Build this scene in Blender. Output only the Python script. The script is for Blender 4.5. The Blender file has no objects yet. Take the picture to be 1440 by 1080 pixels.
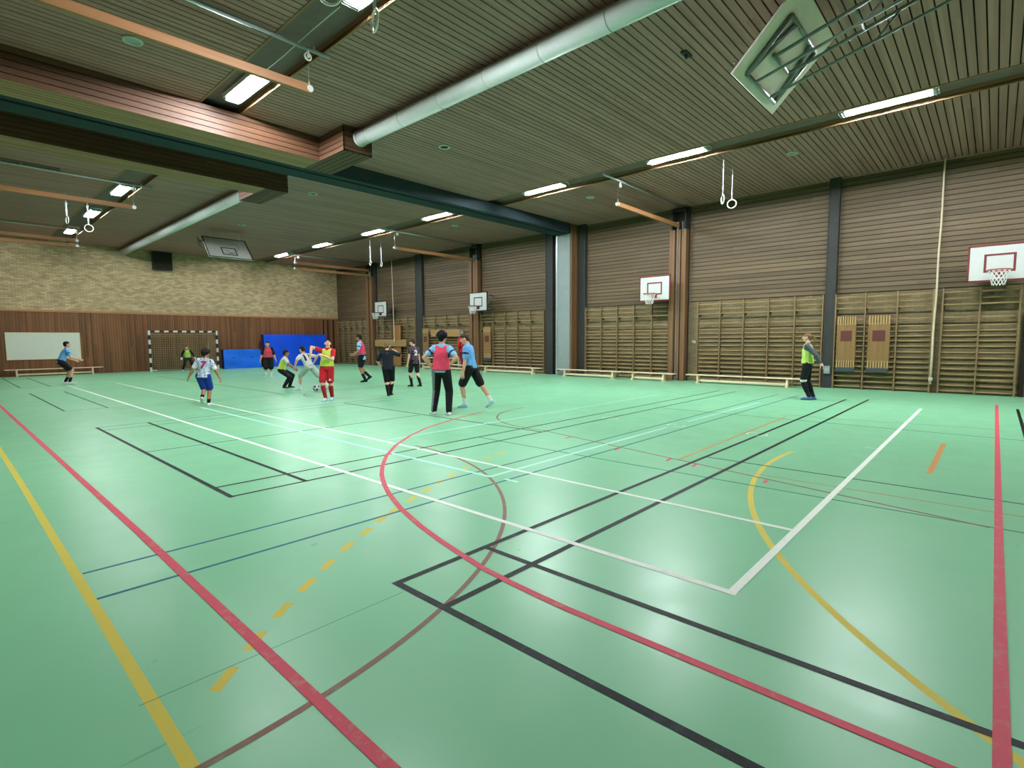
import bpy, bmesh, math, random
from mathutils import Vector, Matrix
from mathutils.bvhtree import BVHTree

sc = bpy.context.scene
C = sc.collection
PI = math.pi
rnd = random.Random(7)

# ------------------------------------------------------------------ camera, world, exposure
H_CAM = 1.58
cam_d = bpy.data.cameras.new('camera')
cam = bpy.data.objects.new('camera', cam_d)
C.objects.link(cam)
cam_d.sensor_fit = 'HORIZONTAL'
cam_d.sensor_width = 36.0
cam_d.lens = 36.0 * 742.28 / 1440.0
cam_d.clip_end = 200
_p, _y, _r = -0.0844516, 0.7403237, -0.0065095
_f = Vector((math.cos(_y) * math.cos(_p), math.sin(_y) * math.cos(_p), math.sin(_p)))
_rt = Vector((math.sin(_y), -math.cos(_y), 0.0))
_up = _rt.cross(_f)
_r2 = _rt * math.cos(_r) + _up * math.sin(_r)
_u2 = -_rt * math.sin(_r) + _up * math.cos(_r)
_m = Matrix((_r2, _u2, -_f)).transposed().to_4x4()
_m.translation = Vector((0, 0, H_CAM))
cam.matrix_world = _m
sc.camera = cam

w = bpy.data.worlds.new('world')
sc.world = w
w.use_nodes = True
w.node_tree.nodes['Background'].inputs[0].default_value = (0.02, 0.02, 0.02, 1)
w.node_tree.nodes['Background'].inputs[1].default_value = 0.0

TUBE_STRENGTH = 880.0       # tubes of the near half of the hall
TUBE_STRENGTH_FAR = 490.0   # tubes of the far half, set dimmer to tone down the floor there
sc.view_settings.view_transform = 'Standard'
sc.view_settings.look = 'None'
sc.view_settings.gamma = 1.0
sc.view_settings.use_curve_mapping = False
sc.view_settings.exposure = 0.0
sc.cycles.use_denoising = True
sc.cycles.max_bounces = 8
sc.cycles.diffuse_bounces = 6
sc.cycles.glossy_bounces = 3
sc.cycles.sample_clamp_indirect = 6.0
sc.cycles.caustics_reflective = False
sc.cycles.caustics_refractive = False

# ------------------------------------------------------------------ materials
def lin(r, g, b):
    def f(c):
        c /= 255.0
        return c / 12.92 if c <= 0.04045 else ((c + 0.055) / 1.055) ** 2.4
    return (f(r), f(g), f(b), 1.0)

class NT:
    def __init__(s, name):
        s.m = bpy.data.materials.new(name)
        s.m.use_nodes = True
        s.t = s.m.node_tree
        s.b = s.t.nodes['Principled BSDF']
    def n(s, typ, **kw):
        nd = s.t.nodes.new(typ)
        for k, v in kw.items():
            if k.startswith('i_'):
                key = k[2:]
                key = int(key) if key.isdigit() else key.replace('_', ' ')
                nd.inputs[key].default_value = v
            else:
                setattr(nd, k, v)
        return nd
    def l(s, a, b):
        s.t.links.new(a, b)
    def ramp(s, fac, stops):
        r = s.n('ShaderNodeValToRGB')
        el = r.color_ramp.elements
        while len(el) < len(stops):
            el.new(0.5)
        for e, (p, c) in zip(el, stops):
            e.position = p
            e.color = c
        s.l(fac, r.inputs[0])
        return r.outputs[0]
    def math(s, op, a, b=None, c=None):
        nd = s.n('ShaderNodeMath', operation=op)
        for i, v in enumerate((a, b, c)):
            if v is None:
                continue
            if isinstance(v, (int, float)):
                nd.inputs[i].default_value = v
            else:
                s.l(v, nd.inputs[i])
        return nd.outputs[0]
    def mix(s, fac, a, b, blend='MIX'):
        nd = s.n('ShaderNodeMix', data_type='RGBA', blend_type=blend)
        for i, v in ((0, fac), (6, a), (7, b)):
            if isinstance(v, (int, float)):
                nd.inputs[i].default_value = v
            elif isinstance(v, tuple):
                nd.inputs[i].default_value = v
            else:
                s.l(v, nd.inputs[i])
        return nd.outputs[2]

def plain(name, col, rough=0.6, metal=0.0, var=0.08, scale=6.0, spec=0.4, bump=0.0):
    t = NT(name)
    tc = t.n('ShaderNodeTexCoord')
    nz = t.n('ShaderNodeTexNoise', i_Scale=scale, i_Detail=3.0)
    t.l(tc.outputs['Object'], nz.inputs['Vector'])
    c0 = tuple(max(0, x * (1 - var)) for x in col[:3]) + (1,)
    c1 = tuple(min(1, x * (1 + var)) for x in col[:3]) + (1,)
    t.l(t.ramp(nz.outputs['Fac'], [(0.3, c0), (0.7, c1)]), t.b.inputs['Base Color'])
    t.b.inputs['Roughness'].default_value = rough
    t.b.inputs['Metallic'].default_value = metal
    t.b.inputs['Specular IOR Level'].default_value = spec
    if bump:
        bp = t.n('ShaderNodeBump', i_Strength=bump, i_Distance=0.02)
        t.l(nz.outputs['Fac'], bp.inputs['Height'])
        t.l(bp.outputs[0], t.b.inputs['Normal'])
    return t.m

def wood(name, dark, light, axis='Y', across=None, pitch=0.14, rough=0.55, board_var=0.3, scale=1.0, spec=0.3, brk=4.3):
    """planks running along `axis`; boards change along `across` every `pitch`"""
    t = NT(name)
    tc = t.n('ShaderNodeTexCoord')
    sp = t.n('ShaderNodeSeparateXYZ')
    t.l(tc.outputs['Object'], sp.inputs[0])
    mp = t.n('ShaderNodeMapping')
    s = {'X': (0.25, 9, 9), 'Y': (9, 0.25, 9), 'Z': (9, 9, 0.25)}[axis]
    mp.inputs['Scale'].default_value = tuple(v * scale for v in s)
    t.l(tc.outputs['Object'], mp.inputs[0])
    nz = t.n('ShaderNodeTexNoise', i_Scale=1.0, i_Detail=4.0, i_Roughness=0.6)
    t.l(mp.outputs[0], nz.inputs['Vector'])
    fac = nz.outputs['Fac']
    if across:
        k = t.math('FLOOR', t.math('DIVIDE', sp.outputs[across], pitch))
        off = t.math('MULTIPLY', t.math('FRACT', t.math('MULTIPLY', k, 0.618)), brk)
        k2 = t.math('FLOOR', t.math('DIVIDE', t.math('ADD', sp.outputs[axis], off), brk))
        cv = t.n('ShaderNodeCombineXYZ')
        t.l(k, cv.inputs[0])
        t.l(k2, cv.inputs[1])
        wn = t.n('ShaderNodeTexWhiteNoise', noise_dimensions='2D')
        t.l(cv.outputs[0], wn.inputs['Vector'])
        fac = t.math('ADD', t.math('MULTIPLY', fac, 1 - board_var), t.math('MULTIPLY', wn.outputs['Value'], board_var))
    t.l(t.ramp(fac, [(0.2, dark), (0.75, light)]), t.b.inputs['Base Color'])
    t.b.inputs['Roughness'].default_value = rough
    t.b.inputs['Specular IOR Level'].default_value = spec
    return t.m

def brick(name, u, v, c1, c2, mortar, bw=0.25, bh=0.075):
    t = NT(name)
    tc = t.n('ShaderNodeTexCoord')
    sp = t.n('ShaderNodeSeparateXYZ')
    t.l(tc.outputs['Object'], sp.inputs[0])
    cb = t.n('ShaderNodeCombineXYZ')
    t.l(sp.outputs[u], cb.inputs[0])
    t.l(sp.outputs[v], cb.inputs[1])
    br = t.n('ShaderNodeTexBrick')
    br.inputs['Color1'].default_value = c1
    br.inputs['Color2'].default_value = c2
    br.inputs['Mortar'].default_value = mortar
    br.inputs['Scale'].default_value = 1.0
    br.inputs['Mortar Size'].default_value = 0.008
    br.inputs['Brick Width'].default_value = bw
    br.inputs['Row Height'].default_value = bh
    br.inputs['Bias'].default_value = 0.0
    t.l(cb.outputs[0], br.inputs['Vector'])
    nz = t.n('ShaderNodeTexNoise', i_Scale=2.5, i_Detail=4.0)
    t.l(tc.outputs['Object'], nz.inputs['Vector'])
    c = t.mix(0.18, br.outputs['Color'], t.ramp(nz.outputs['Fac'], [(0.3, (0.25, 0.25, 0.25, 1)), (0.7, (0.75, 0.75, 0.75, 1))]), 'OVERLAY')
    t.l(c, t.b.inputs['Base Color'])
    bp = t.n('ShaderNodeBump', i_Strength=0.5, i_Distance=0.01)
    t.l(br.outputs['Fac'], bp.inputs['Height'])
    bp.invert = True
    t.l(bp.outputs[0], t.b.inputs['Normal'])
    t.b.inputs['Roughness'].default_value = 0.85
    return t.m

def floor_mat():
    t = NT('green_sports_vinyl')
    tc = t.n('ShaderNodeTexCoord')
    n1 = t.n('ShaderNodeTexNoise', i_Scale=0.35, i_Detail=4.0)
    n2 = t.n('ShaderNodeTexNoise', i_Scale=14.0, i_Detail=5.0)
    n3 = t.n('ShaderNodeTexNoise', i_Scale=2.2, i_Detail=6.0, i_Roughness=0.7)
    for n in (n1, n2, n3):
        t.l(tc.outputs['Object'], n.inputs['Vector'])
    a = t.ramp(n1.outputs['Fac'], [(0.3, lin(124, 190, 148)), (0.7, lin(132, 200, 157))])
    b = t.mix(t.math('MULTIPLY', t.ramp(n3.outputs['Fac'], [(0.5, (0, 0, 0, 1)), (0.8, (1, 1, 1, 1))]), 0.14), a, lin(150, 190, 160))
    # scuffs: short dark streaks
    mp = t.n('ShaderNodeMapping')
    mp.inputs['Scale'].default_value = (0.8, 5.0, 1)
    mp.inputs['Rotation'].default_value = (0, 0, 0.6)
    t.l(tc.outputs['Object'], mp.inputs[0])
    n4 = t.n('ShaderNodeTexNoise', i_Scale=2.0, i_Detail=2.0)
    t.l(mp.outputs[0], n4.inputs['Vector'])
    sc_ = t.ramp(n4.outputs['Fac'], [(0.74, (0, 0, 0, 1)), (0.80, (1, 1, 1, 1))])
    c = t.mix(t.math('MULTIPLY', sc_, 0.35), b, lin(60, 100, 78))
    t.l(c, t.b.inputs['Base Color'])
    rr = t.ramp(n3.outputs['Fac'], [(0.3, (0.27, 0.27, 0.27, 1)), (0.75, (0.42, 0.42, 0.42, 1))])
    t.l(rr, t.b.inputs['Roughness'])
    t.b.inputs['Specular IOR Level'].default_value = 0.2
    bp = t.n('ShaderNodeBump', i_Strength=0.03, i_Distance=0.01)
    t.l(n2.outputs['Fac'], bp.inputs['Height'])
    t.l(bp.outputs[0], t.b.inputs['Normal'])
    return t.m

def line_mat(name, col, wear=0.25, fade=None):
    """painted court line, worn through to the green in speckles"""
    t = NT(name)
    tc = t.n('ShaderNodeTexCoord')
    n = t.n('ShaderNodeTexNoise', i_Scale=9.0, i_Detail=6.0, i_Roughness=0.75)
    t.l(tc.outputs['Object'], n.inputs['Vector'])
    f = t.ramp(n.outputs['Fac'], [(0.52, (0, 0, 0, 1)), (0.72, (1, 1, 1, 1))])
    base = col
    c = t.mix(t.math('MULTIPLY', f, wear), base, lin(130, 188, 152))
    t.l(c, t.b.inputs['Base Color'])
    t.b.inputs['Roughness'].default_value = 0.55
    t.b.inputs['Specular IOR Level'].default_value = 0.12
    return t.m

def emit(name, col, strength):
    t = NT(name)
    t.b.inputs['Base Color'].default_value = col
    t.b.inputs['Emission Color'].default_value = col
    t.b.inputs['Emission Strength'].default_value = strength
    return t.m

def camo(name, a, b, c):
    t = NT(name)
    tc = t.n('ShaderNodeTexCoord')
    mp = t.n('ShaderNodeMapping')
    mp.inputs['Rotation'].default_value = (0, 0.7, 0)
    mp.inputs['Scale'].default_value = (14, 8, 34)
    t.l(tc.outputs['Object'], mp.inputs[0])
    n = t.n('ShaderNodeTexNoise', i_Scale=1.3, i_Detail=2.0, i_Distortion=0.6)
    t.l(mp.outputs[0], n.inputs['Vector'])
    r = t.n('ShaderNodeValToRGB')
    r.color_ramp.interpolation = 'CONSTANT'
    el = r.color_ramp.elements
    el.new(0.5)
    for e, (p, col) in zip(el, [(0.0, a), (0.46, b), (0.58, c)]):
        e.position = p
        e.color = col
    t.l(n.outputs['Fac'], r.inputs[0])
    t.l(r.outputs[0], t.b.inputs['Base Color'])
    t.b.inputs['Roughness'].default_value = 0.75
    return t.m

M = {}
M['floor'] = floor_mat()
M['ceil'] = wood('ceiling_boards', lin(136, 97, 92), lin(176, 128, 123), 'X', 'Y', 0.14, board_var=0.25)
M['clad'] = wood('wall_cladding_boards', lin(71, 58, 41), lin(104, 88, 65), 'Y', 'Z', 0.1393, board_var=0.3)
M['boxwood'] = wood('soffit_boards', lin(68, 45, 31), lin(98, 66, 46), 'X', 'Z', 0.137, board_var=0.3)
M['boxside'] = wood('soffit_side_boards', lin(68, 45, 31), lin(98, 66, 46), 'Y', 'Z', 0.137, board_var=0.3)
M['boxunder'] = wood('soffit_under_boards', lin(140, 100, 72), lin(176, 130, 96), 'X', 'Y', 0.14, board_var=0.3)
M['panel'] = wood('vertical_wall_boards', lin(92, 60, 38), lin(134, 91, 58), 'Z', 'X', 0.115, board_var=0.4)
M['trimwood'] = wood('trim_wood', lin(150, 102, 66), lin(186, 136, 92), 'X')
M['trimwoodY'] = wood('channel_trim_wood', lin(120, 88, 60), lin(150, 114, 80), 'Y')
M['gap'] = plain('dark_gap', lin(34, 27, 20), 0.9)
M['backing'] = plain('channel_board', lin(116, 92, 92), 0.8)
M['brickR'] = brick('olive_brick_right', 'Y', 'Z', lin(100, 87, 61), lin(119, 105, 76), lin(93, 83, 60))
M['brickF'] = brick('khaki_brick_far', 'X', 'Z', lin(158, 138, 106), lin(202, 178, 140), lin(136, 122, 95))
M['plaster'] = plain('plain_plaster', lin(150, 140, 115), 0.85)
M['teal'] = plain('teal_steel_paint', lin(44, 56, 62), 0.75, spec=0.15)
M['darksteel'] = plain('dark_steel_paint', lin(50, 51, 50), 0.6, spec=0.2)
M['mint'] = plain('mint_duct_paint', lin(184, 190, 188), 0.5, var=0.04)
M['pillar'] = plain('grey_green_pillar_paint', lin(124, 136, 136), 0.6, var=0.05)
M['postwood'] = wood('guide_post_wood', lin(88, 62, 40), lin(122, 90, 60), 'Z')
M['barwood'] = wood('wall_bar_wood', lin(126, 103, 70), lin(164, 139, 98), 'Y')
M['upwood'] = wood('wall_bar_upright_wood', lin(106, 86, 58), lin(138, 116, 82), 'Z')
M['benchwood'] = wood('bench_wood', lin(206, 184, 152), lin(232, 214, 184), 'Y')
M['benchwoodX'] = wood('bench_wood_cross', lin(206, 184, 152), lin(232, 214, 184), 'X')
M['bomwood'] = wood('beam_wood', lin(140, 92, 60), lin(176, 126, 86), 'X', scale=2)
M['plank'] = wood('pale_plank_wood', lin(132, 104, 64), lin(160, 130, 86), 'Y')
M['plankO'] = wood('orange_plank_wood', lin(124, 82, 42), lin(150, 106, 60), 'Z')
M['white'] = plain('white_paint', lin(204, 206, 206), 0.45, var=0.02)
M['boardwhite'] = plain('white_backboard', lin(178, 182, 180), 0.45, var=0.02)
M['boardback'] = plain('pale_green_board_back', lin(222, 212, 204), 0.55, var=0.04)
M['frameG'] = plain('grey_green_steel', lin(122, 126, 124), 0.45)
M['steel'] = plain('galvanised_steel', lin(170, 178, 182), 0.35, metal=0.6)
M['wire'] = plain('wire_steel', lin(200, 204, 206), 0.4, metal=0.4)
M['black'] = plain('black_paint', lin(22, 22, 24), 0.5)
M['dred'] = plain('dark_red_paint', lin(104, 36, 34), 0.5)
M['hoop'] = plain('hoop_red_brown', lin(150, 70, 56), 0.45)
M['net'] = plain('white_net_cord', lin(216, 220, 216), 0.8)
M['gnet'] = plain('olive_net_cord', lin(176, 162, 126), 0.9)
M['whiteboard'] = plain('whiteboard_surface', lin(206, 210, 198), 0.35, var=0.02)
M['matblue'] = plain('blue_mat_vinyl', lin(8, 104, 232), 0.4, var=0.1, scale=1.5, bump=0.25)
M['matblue2'] = plain('deep_blue_mat_vinyl', lin(6, 78, 226), 0.42, var=0.1, scale=1.2, bump=0.25)
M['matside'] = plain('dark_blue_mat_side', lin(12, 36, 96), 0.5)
M['sbrown'] = wood('springboard_top', lin(108, 80, 46), lin(132, 102, 64), 'Z')
M['sslat'] = plain('springboard_slat', lin(160, 134, 88), 0.5)
M['spatch'] = plain('springboard_patch', lin(84, 42, 32), 0.7)
M['sblue'] = plain('springboard_rubber', lin(48, 60, 68), 0.7)
M['rope'] = plain('pale_rope', lin(188, 178, 152), 0.85)
M['strap'] = plain('pale_blue_strap', lin(176, 196, 216), 0.7)
M['ring'] = plain('pale_ring', lin(226, 226, 218), 0.4)
M['lampbody'] = plain('white_lamp_tray', lin(222, 226, 228), 0.35, var=0.02)
M['tube'] = emit('fluorescent_tube', (0.93, 0.98, 1.0, 1), TUBE_STRENGTH)
M['tube_far'] = emit('dimmed_far_tube', (0.95, 0.98, 1.0, 1), TUBE_STRENGTH_FAR)  # same kind of tube, strength lowered to balance far against near floor
M['socket'] = plain('grey_plastic', lin(150, 154, 154), 0.5)
M['doorwood'] = wood('door_wood', lin(120, 78, 46), lin(160, 110, 70), 'Z')
M['L_W'] = line_mat('white_line_paint', lin(232, 238, 230), 0.25)
M['L_C'] = line_mat('pale_cyan_line_paint', lin(176, 232, 220), 0.35)
M['L_K'] = line_mat('black_line_paint', lin(14, 24, 24), 0.10)
M['L_D'] = line_mat('thin_dark_line_paint', lin(36, 66, 56), 0.25)
M['L_B'] = line_mat('blue_line_paint', lin(46, 104, 120), 0.25)
M['L_R'] = line_mat('red_line_paint', lin(206, 80, 98), 0.35)
M['L_N'] = line_mat('brown_red_line_paint', lin(136, 104, 90), 0.3)
M['L_O'] = line_mat('orange_line_paint', lin(192, 138, 84), 0.35)
M['L_O2'] = line_mat('faint_orange_line_paint', lin(158, 156, 104), 0.5)
M['L_G'] = line_mat('thin_green_line_paint', lin(64, 128, 100), 0.3)
M['L_Y'] = line_mat('yellow_line_paint', lin(208, 192, 80), 0.3)

# ------------------------------------------------------------------ mesh helpers
def bx(bm, x0, x1, y0, y1, z0, z1, mi=0):
    vs = [bm.verts.new(p) for p in ((x0, y0, z0), (x1, y0, z0), (x1, y1, z0), (x0, y1, z0), (x0, y0, z1), (x1, y0, z1), (x1, y1, z1), (x0, y1, z1))]
    for q in ((3, 2, 1, 0), (4, 5, 6, 7), (0, 1, 5, 4), (1, 2, 6, 5), (2, 3, 7, 6), (3, 0, 4, 7)):
        f = bm.faces.new([vs[i] for i in q])
        f.material_index = mi

def obx(bm, c, size, R, mi=0):
    n0 = len(bm.verts)
    sx, sy, sz = (s / 2 for s in size)
    bx(bm, -sx, sx, -sy, sy, -sz, sz, mi)
    bm.verts.ensure_lookup_table()
    for v in bm.verts[n0:]:
        v.co = R @ v.co + Vector(c)

def frame_of(d):
    d = d.normalized()
    a = Vector((0, 0, 1)) if abs(d.z) < 0.9 else Vector((1, 0, 0))
    u = d.cross(a).normalized()
    return u, d.cross(u).normalized()

def tube(bm, pts, r, seg=8, mi=0, cap=True, r1=None, smooth=True, closed=False):
    pts = [Vector(p) for p in pts]
    n = len(pts)
    rings = []
    pu = None
    for i, p in enumerate(pts):
        if closed:
            d = pts[(i + 1) % n] - pts[i - 1]
        else:
            d = pts[min(i + 1, n - 1)] - pts[max(i - 1, 0)]
        d.normalize()
        if pu is None:
            u, v = frame_of(d)
        else:
            u = (pu - d * pu.dot(d)).normalized()
            v = d.cross(u)
        pu = u
        rr = r if r1 is None else r + (r1 - r) * i / max(1, n - 1)
        rings.append([bm.verts.new(p + (u * math.cos(2 * PI * k / seg) + v * math.sin(2 * PI * k / seg)) * rr) for k in range(seg)])
    m = n if closed else n - 1
    for i in range(m):
        a, b = rings[i], rings[(i + 1) % n]
        for k in range(seg):
            f = bm.faces.new((a[k], a[(k + 1) % seg], b[(k + 1) % seg], b[k]))
            f.material_index = mi
            f.smooth = smooth
    if cap and not closed:
        f = bm.faces.new(rings[0][::-1]); f.material_index = mi
        f = bm.faces.new(rings[-1]); f.material_index = mi

def torus_pts(c, R, a, b, n=24):
    return [Vector(c) + (Vector(a) * math.cos(2 * PI * i / n) + Vector(b) * math.sin(2 * PI * i / n)) * R for i in range(n)]

def obj(name, bm, mats, parent=None, bevel=0.0):
    bmesh.ops.recalc_face_normals(bm, faces=bm.faces[:])
    if bevel:
        bmesh.ops.bevel(bm, geom=bm.edges[:], offset=bevel, segments=2, affect='EDGES', profile=0.7)
    me = bpy.data.meshes.new(name)
    bm.to_mesh(me)
    bm.free()
    for m in (mats if isinstance(mats, (list, tuple)) else [mats]):
        me.materials.append(m)
    o = bpy.data.objects.new(name, me)
    C.objects.link(o)
    if parent:
        o.parent = parent
    return o

def tag(o, label, cat, group=None):
    o['label'] = label
    o['category'] = cat
    if group:
        o['group'] = group
    return o

def thing(name, label, cat, loc=(0, 0, 0), rotz=0.0, group=None):
    o = bpy.data.objects.new(name, None)
    C.objects.link(o)
    o.empty_display_size = 0.1
    o.location = loc
    o.rotation_euler = (0, 0, rotz)
    return tag(o, label, cat, group)

def struct(name, bm, mats, parent=None, bevel=0.0):
    o = obj(name, bm, mats, parent, bevel)
    if not parent:
        o['kind'] = 'structure'
    return o

def box_obj(name, b, mats, parent=None, bevel=0.0):
    bm = bmesh.new()
    bx(bm, *b)
    return obj(name, bm, mats, parent, bevel)

def copy_tree(o, parent=None):
    c = o.copy()
    C.objects.link(c)
    if parent:
        c.parent = parent
    for ch in list(o.children):
        copy_tree(ch, c)
    return c

# ------------------------------------------------------------------ the hall
X0, X1, Y0, Y1, ZC = -1.1, 19.0, -5.1, 33.6, 6.4
PITCH = 0.14

floor = box_obj('floor', (X0, X1 + 0.05, Y0, Y1, -0.15, 0.0), M['floor'])
floor['kind'] = 'structure'

def strip(bm, pts, w, z):
    n = len(pts)
    P = [Vector((p[0], p[1], 0)) for p in pts]
    L, R = [], []
    for i in range(n):
        if i == 0:
            d = (P[1] - P[0]).normalized()
            nn, k = Vector((-d.y, d.x, 0)), 1.0
        elif i == n - 1:
            d = (P[-1] - P[-2]).normalized()
            nn, k = Vector((-d.y, d.x, 0)), 1.0
        else:
            d0 = (P[i] - P[i - 1]).normalized()
            d1 = (P[i + 1] - P[i]).normalized()
            n0 = Vector((-d0.y, d0.x, 0)); n1 = Vector((-d1.y, d1.x, 0))
            nn = (n0 + n1).normalized()
            k = 1.0 / max(0.4, nn.dot(n0))
        L.append(bm.verts.new(P[i] + nn * (w / 2 * k) + Vector((0, 0, z))))
        R.append(bm.verts.new(P[i] - nn * (w / 2 * k) + Vector((0, 0, z))))
    for i in range(n - 1):
        bm.faces.new((R[i], R[i + 1], L[i + 1], L[i]))

def arc(cx, cy, r, a0, a1, n=64):
    return [(cx + r * math.cos(math.radians(a0 + (a1 - a0) * i / n)), cy + r * math.sin(math.radians(a0 + (a1 - a0) * i / n))) for i in range(n + 1)]

def ext(x0, y0, x1, y1):
    return [(x0, y0), (x1, y1)]

dashes = [(0.82, 2.59), (1.05, 2.81), (1.29, 3.02), (1.54, 3.22), (1.79, 3.41), (2.05, 3.6), (2.32, 3.77), (2.58, 3.94), (2.81, 4.06), (3.12, 4.22), (3.42, 4.36), (3.71, 4.49), (4.01, 4.62), (4.33, 4.74), (4.92, 4.93), (5.25, 5.02)]
dash_lines = []
for i, p in enumerate(dashes):
    q = dashes[min(i + 1, len(dashes) - 1)]; o_ = dashes[max(i - 1, 0)]
    d = Vector((q[0] - o_[0], q[1] - o_[1])).normalized()
    dash_lines.append((0.055, [(p[0] - d.x * 0.09, p[1] - d.y * 0.09), (p[0] + d.x * 0.09, p[1] + d.y * 0.09)]))
red_arc = [(8.2, 8.3), (6.87, 7.88), (5.84, 7.45), (5.21, 7.06), (4.62, 6.60), (4.12, 6.11), (3.73, 5.63), (3.47, 5.26), (3.27, 4.92), (3.09, 4.57), (2.87, 4.05), (2.70, 3.53), (2.60, 3.15), (2.53, 2.83), (2.47, 2.54), (2.44, 2.27), (2.42, 2.0), (2.41, 1.77), (2.41, 1.4), (2.41, -0.6)]
LINES = [
    ('yellow_line', 'Y', [(0.054, [(0.515, Y0 + 0.2), (0.545, 2.1), (0.572, 8.0), (0.577, 30.0)]), (0.052, arc(7.36, -4.16, 6.2, 150, 84))] + dash_lines),
    ('blue_line', 'B', [(0.032, ext(0.59, 4.53, 15.9, 4.40)), (0.032, ext(0.58, 4.01, 15.9, 3.90))]),
    ('thin_dark_line', 'D', [
        (0.03, ext(1.96, 12.2, 15.5, 12.2)), (0.03, ext(1.97, 11.73, 15.5, 11.73)), (0.035, ext(1.96, 8.92, 6.85, 8.90)),
        (0.045, ext(6.92, 12.1, 6.92, 5.63)), (0.035, ext(6.86, 2.77, 6.83, -0.4)), (0.03, ext(11.1, 5.5, 11.05, -0.5)),
        (0.04, ext(1.99, 32.3, 1.97, 25.08)), (0.04, ext(2.75, 32.0, 2.76, 24.87)), (0.04, ext(1.94, 22.09, 1.95, 15.7)), (0.04, ext(2.76, 21.96, 2.75, 15.63)),
        (0.03, ext(1.96, 15.70, 15.3, 15.70)), (0.03, ext(2.75, 15.25, 15.3, 15.25)), (0.04, ext(6.92, 28.4, 6.93, 15.6)), (0.03, ext(1.97, 25.0, 12.0, 25.0))]),
    ('thin_green_line', 'G', [(0.005, ext(0.5, 2.67, 1.9, 2.67)), (0.03, ext(5.84, 3.4, 5.82, -0.5)), (0.03, ext(5.88, 6.1, 5.83, 3.15))]),
    ('faint_orange_line', 'O2', [(0.03, ext(6.36, 2.0, 6.34, -0.4))]),
    ('orange_line', 'O', [(0.035, ext(6.5, 2.98, 11.4, 3.02)), (0.06, ext(7.69, 0.485, 9.99, 0.485))]),
    ('brown_line', 'N', [(0.035, arc(0.54, 6.35, 4.25, -90, 0)), (0.035, arc(9.06, 5.96, 2.02, 88, 190, 40)), (0.035, ext(7.06, 5.75, 5.80, -0.05)), (0.025, ext(11.65, 3.15, 12.06, -0.06)), (0.03, arc(8.3, 14.2, 1.25, 100, 230, 24))]),
    ('black_line', 'K', [
        (0.05, ext(1.93, 2.80, 15.6, 2.73)), (0.05, ext(1.95, 2.33, 15.9, 2.29)), (0.05, ext(1.94, 2.825, 1.94, -3.3)), (0.048, ext(2.745, 2.80, 2.74, -3.3)),
        (0.05, ext(1.95, 12.22, 1.95, 5.64)), (0.05, ext(2.75, 12.15, 2.74, 5.64)), (0.04, ext(1.95, 5.67, 15.9, 5.57)), (0.04, ext(1.96, 6.15, 15.9, 6.05)), (0.05, ext(15.75, -0.43, 9.0, -0.43))]),
    ('pale_cyan_line', 'C', [(0.05, ext(4.25, 14.0, 4.24, 4.205)), (0.05, ext(4.24, 4.23, 8.7, 4.24)), (0.045, ext(9.56, 4.24, 13.6, 4.18)), (0.045, ext(4.74, 7.04, 13.6, 6.95)), (0.05, ext(4.28, 4.03, 4.28, 3.83)), (0.04, ext(8.94, 1.31, 8.94, 1.16))]),
    ('white_line', 'W', [(0.055, ext(3.25, 25.0, 3.25, 1.10)), (0.048, ext(4.69, 25.0, 4.67, 1.13)), (0.055, ext(3.22, 1.13, 14.55, 1.13))] + [(0.025, arc(9.03, yy, 0.15, a0, a0 + 110, 12)) for yy in (2.81, 4.21, 5.6) for a0 in (20, 190)]),
    ('red_line', 'R', [(0.057, [(1.047, 24.0), (1.055, 5.0), (1.04, 1.8), (1.02, Y0 + 0.2)]), (0.055, ext(16.4, -0.1, 0.9, -0.1)), (0.052, red_arc)] + [(0.035, [(x, y), (x + dx, y - 0.02)]) for x, y, dx in ((6.89, 5.0, -.2), (6.63, 3.94, -.19), (6.47, 3.08, -.17), (6.39, 2.7, -.17), (6.17, 1.8, -.15))]),
]
for i, (nm, k, segs) in enumerate(LINES):
    bm = bmesh.new()
    for q, (w_, pts) in enumerate(segs):
        strip(bm, pts, w_, 0.0003 + 0.0002 * i + 0.00001 * q)
    o = obj(nm, bm, M['L_' + k], floor)
    o['label'] = nm.replace('_', ' ') + ' markings painted on the green floor'

# --- ceiling: boards along X, interrupted by two light channels, dark slab above
CH = [(3.99, 4.75), (13.42, 14.22)]
bm = bmesh.new()
bx(bm, X0 - 0.2, X1 + 0.3, Y0 - 0.2, Y1 + 0.2, ZC + 0.20, ZC + 0.35)
ceil = struct('ceiling', bm, M['gap'])
bm = bmesh.new()
spans = [(X0, CH[0][0]), (CH[0][1], CH[1][0]), (CH[1][1], X1)]
n = int((Y1 - Y0) / PITCH)
for i in range(n + 1):
    y = Y0 + i * PITCH
    for a, b in spans:
        bx(bm, a, b, y, min(y + PITCH - 0.022, Y1), ZC, ZC + 0.02)
obj('ceiling_boards', bm, M['ceil'], ceil)
bm = bmesh.new()
for a, b in spans:
    bx(bm, a, b, Y0, Y1, ZC + 0.03, ZC + 0.05)
obj('dark_board_backing', bm, M['gap'], ceil)
for a, b in CH:
    bm = bmesh.new()
    bx(bm, a, b, Y0, Y1, ZC + 0.13, ZC + 0.15)
    obj('channel_panel', bm, M['backing'], ceil)
    bm = bmesh.new()
    for x in (a - 0.03, b):
        bx(bm, x - (0.012 if x < a else 0), x + (0.042 if x > a else 0.03), Y0, Y1, ZC - 0.012, ZC + 0.13)
    obj('channel_edge_trim', bm, M['trimwoodY'], ceil)

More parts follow.
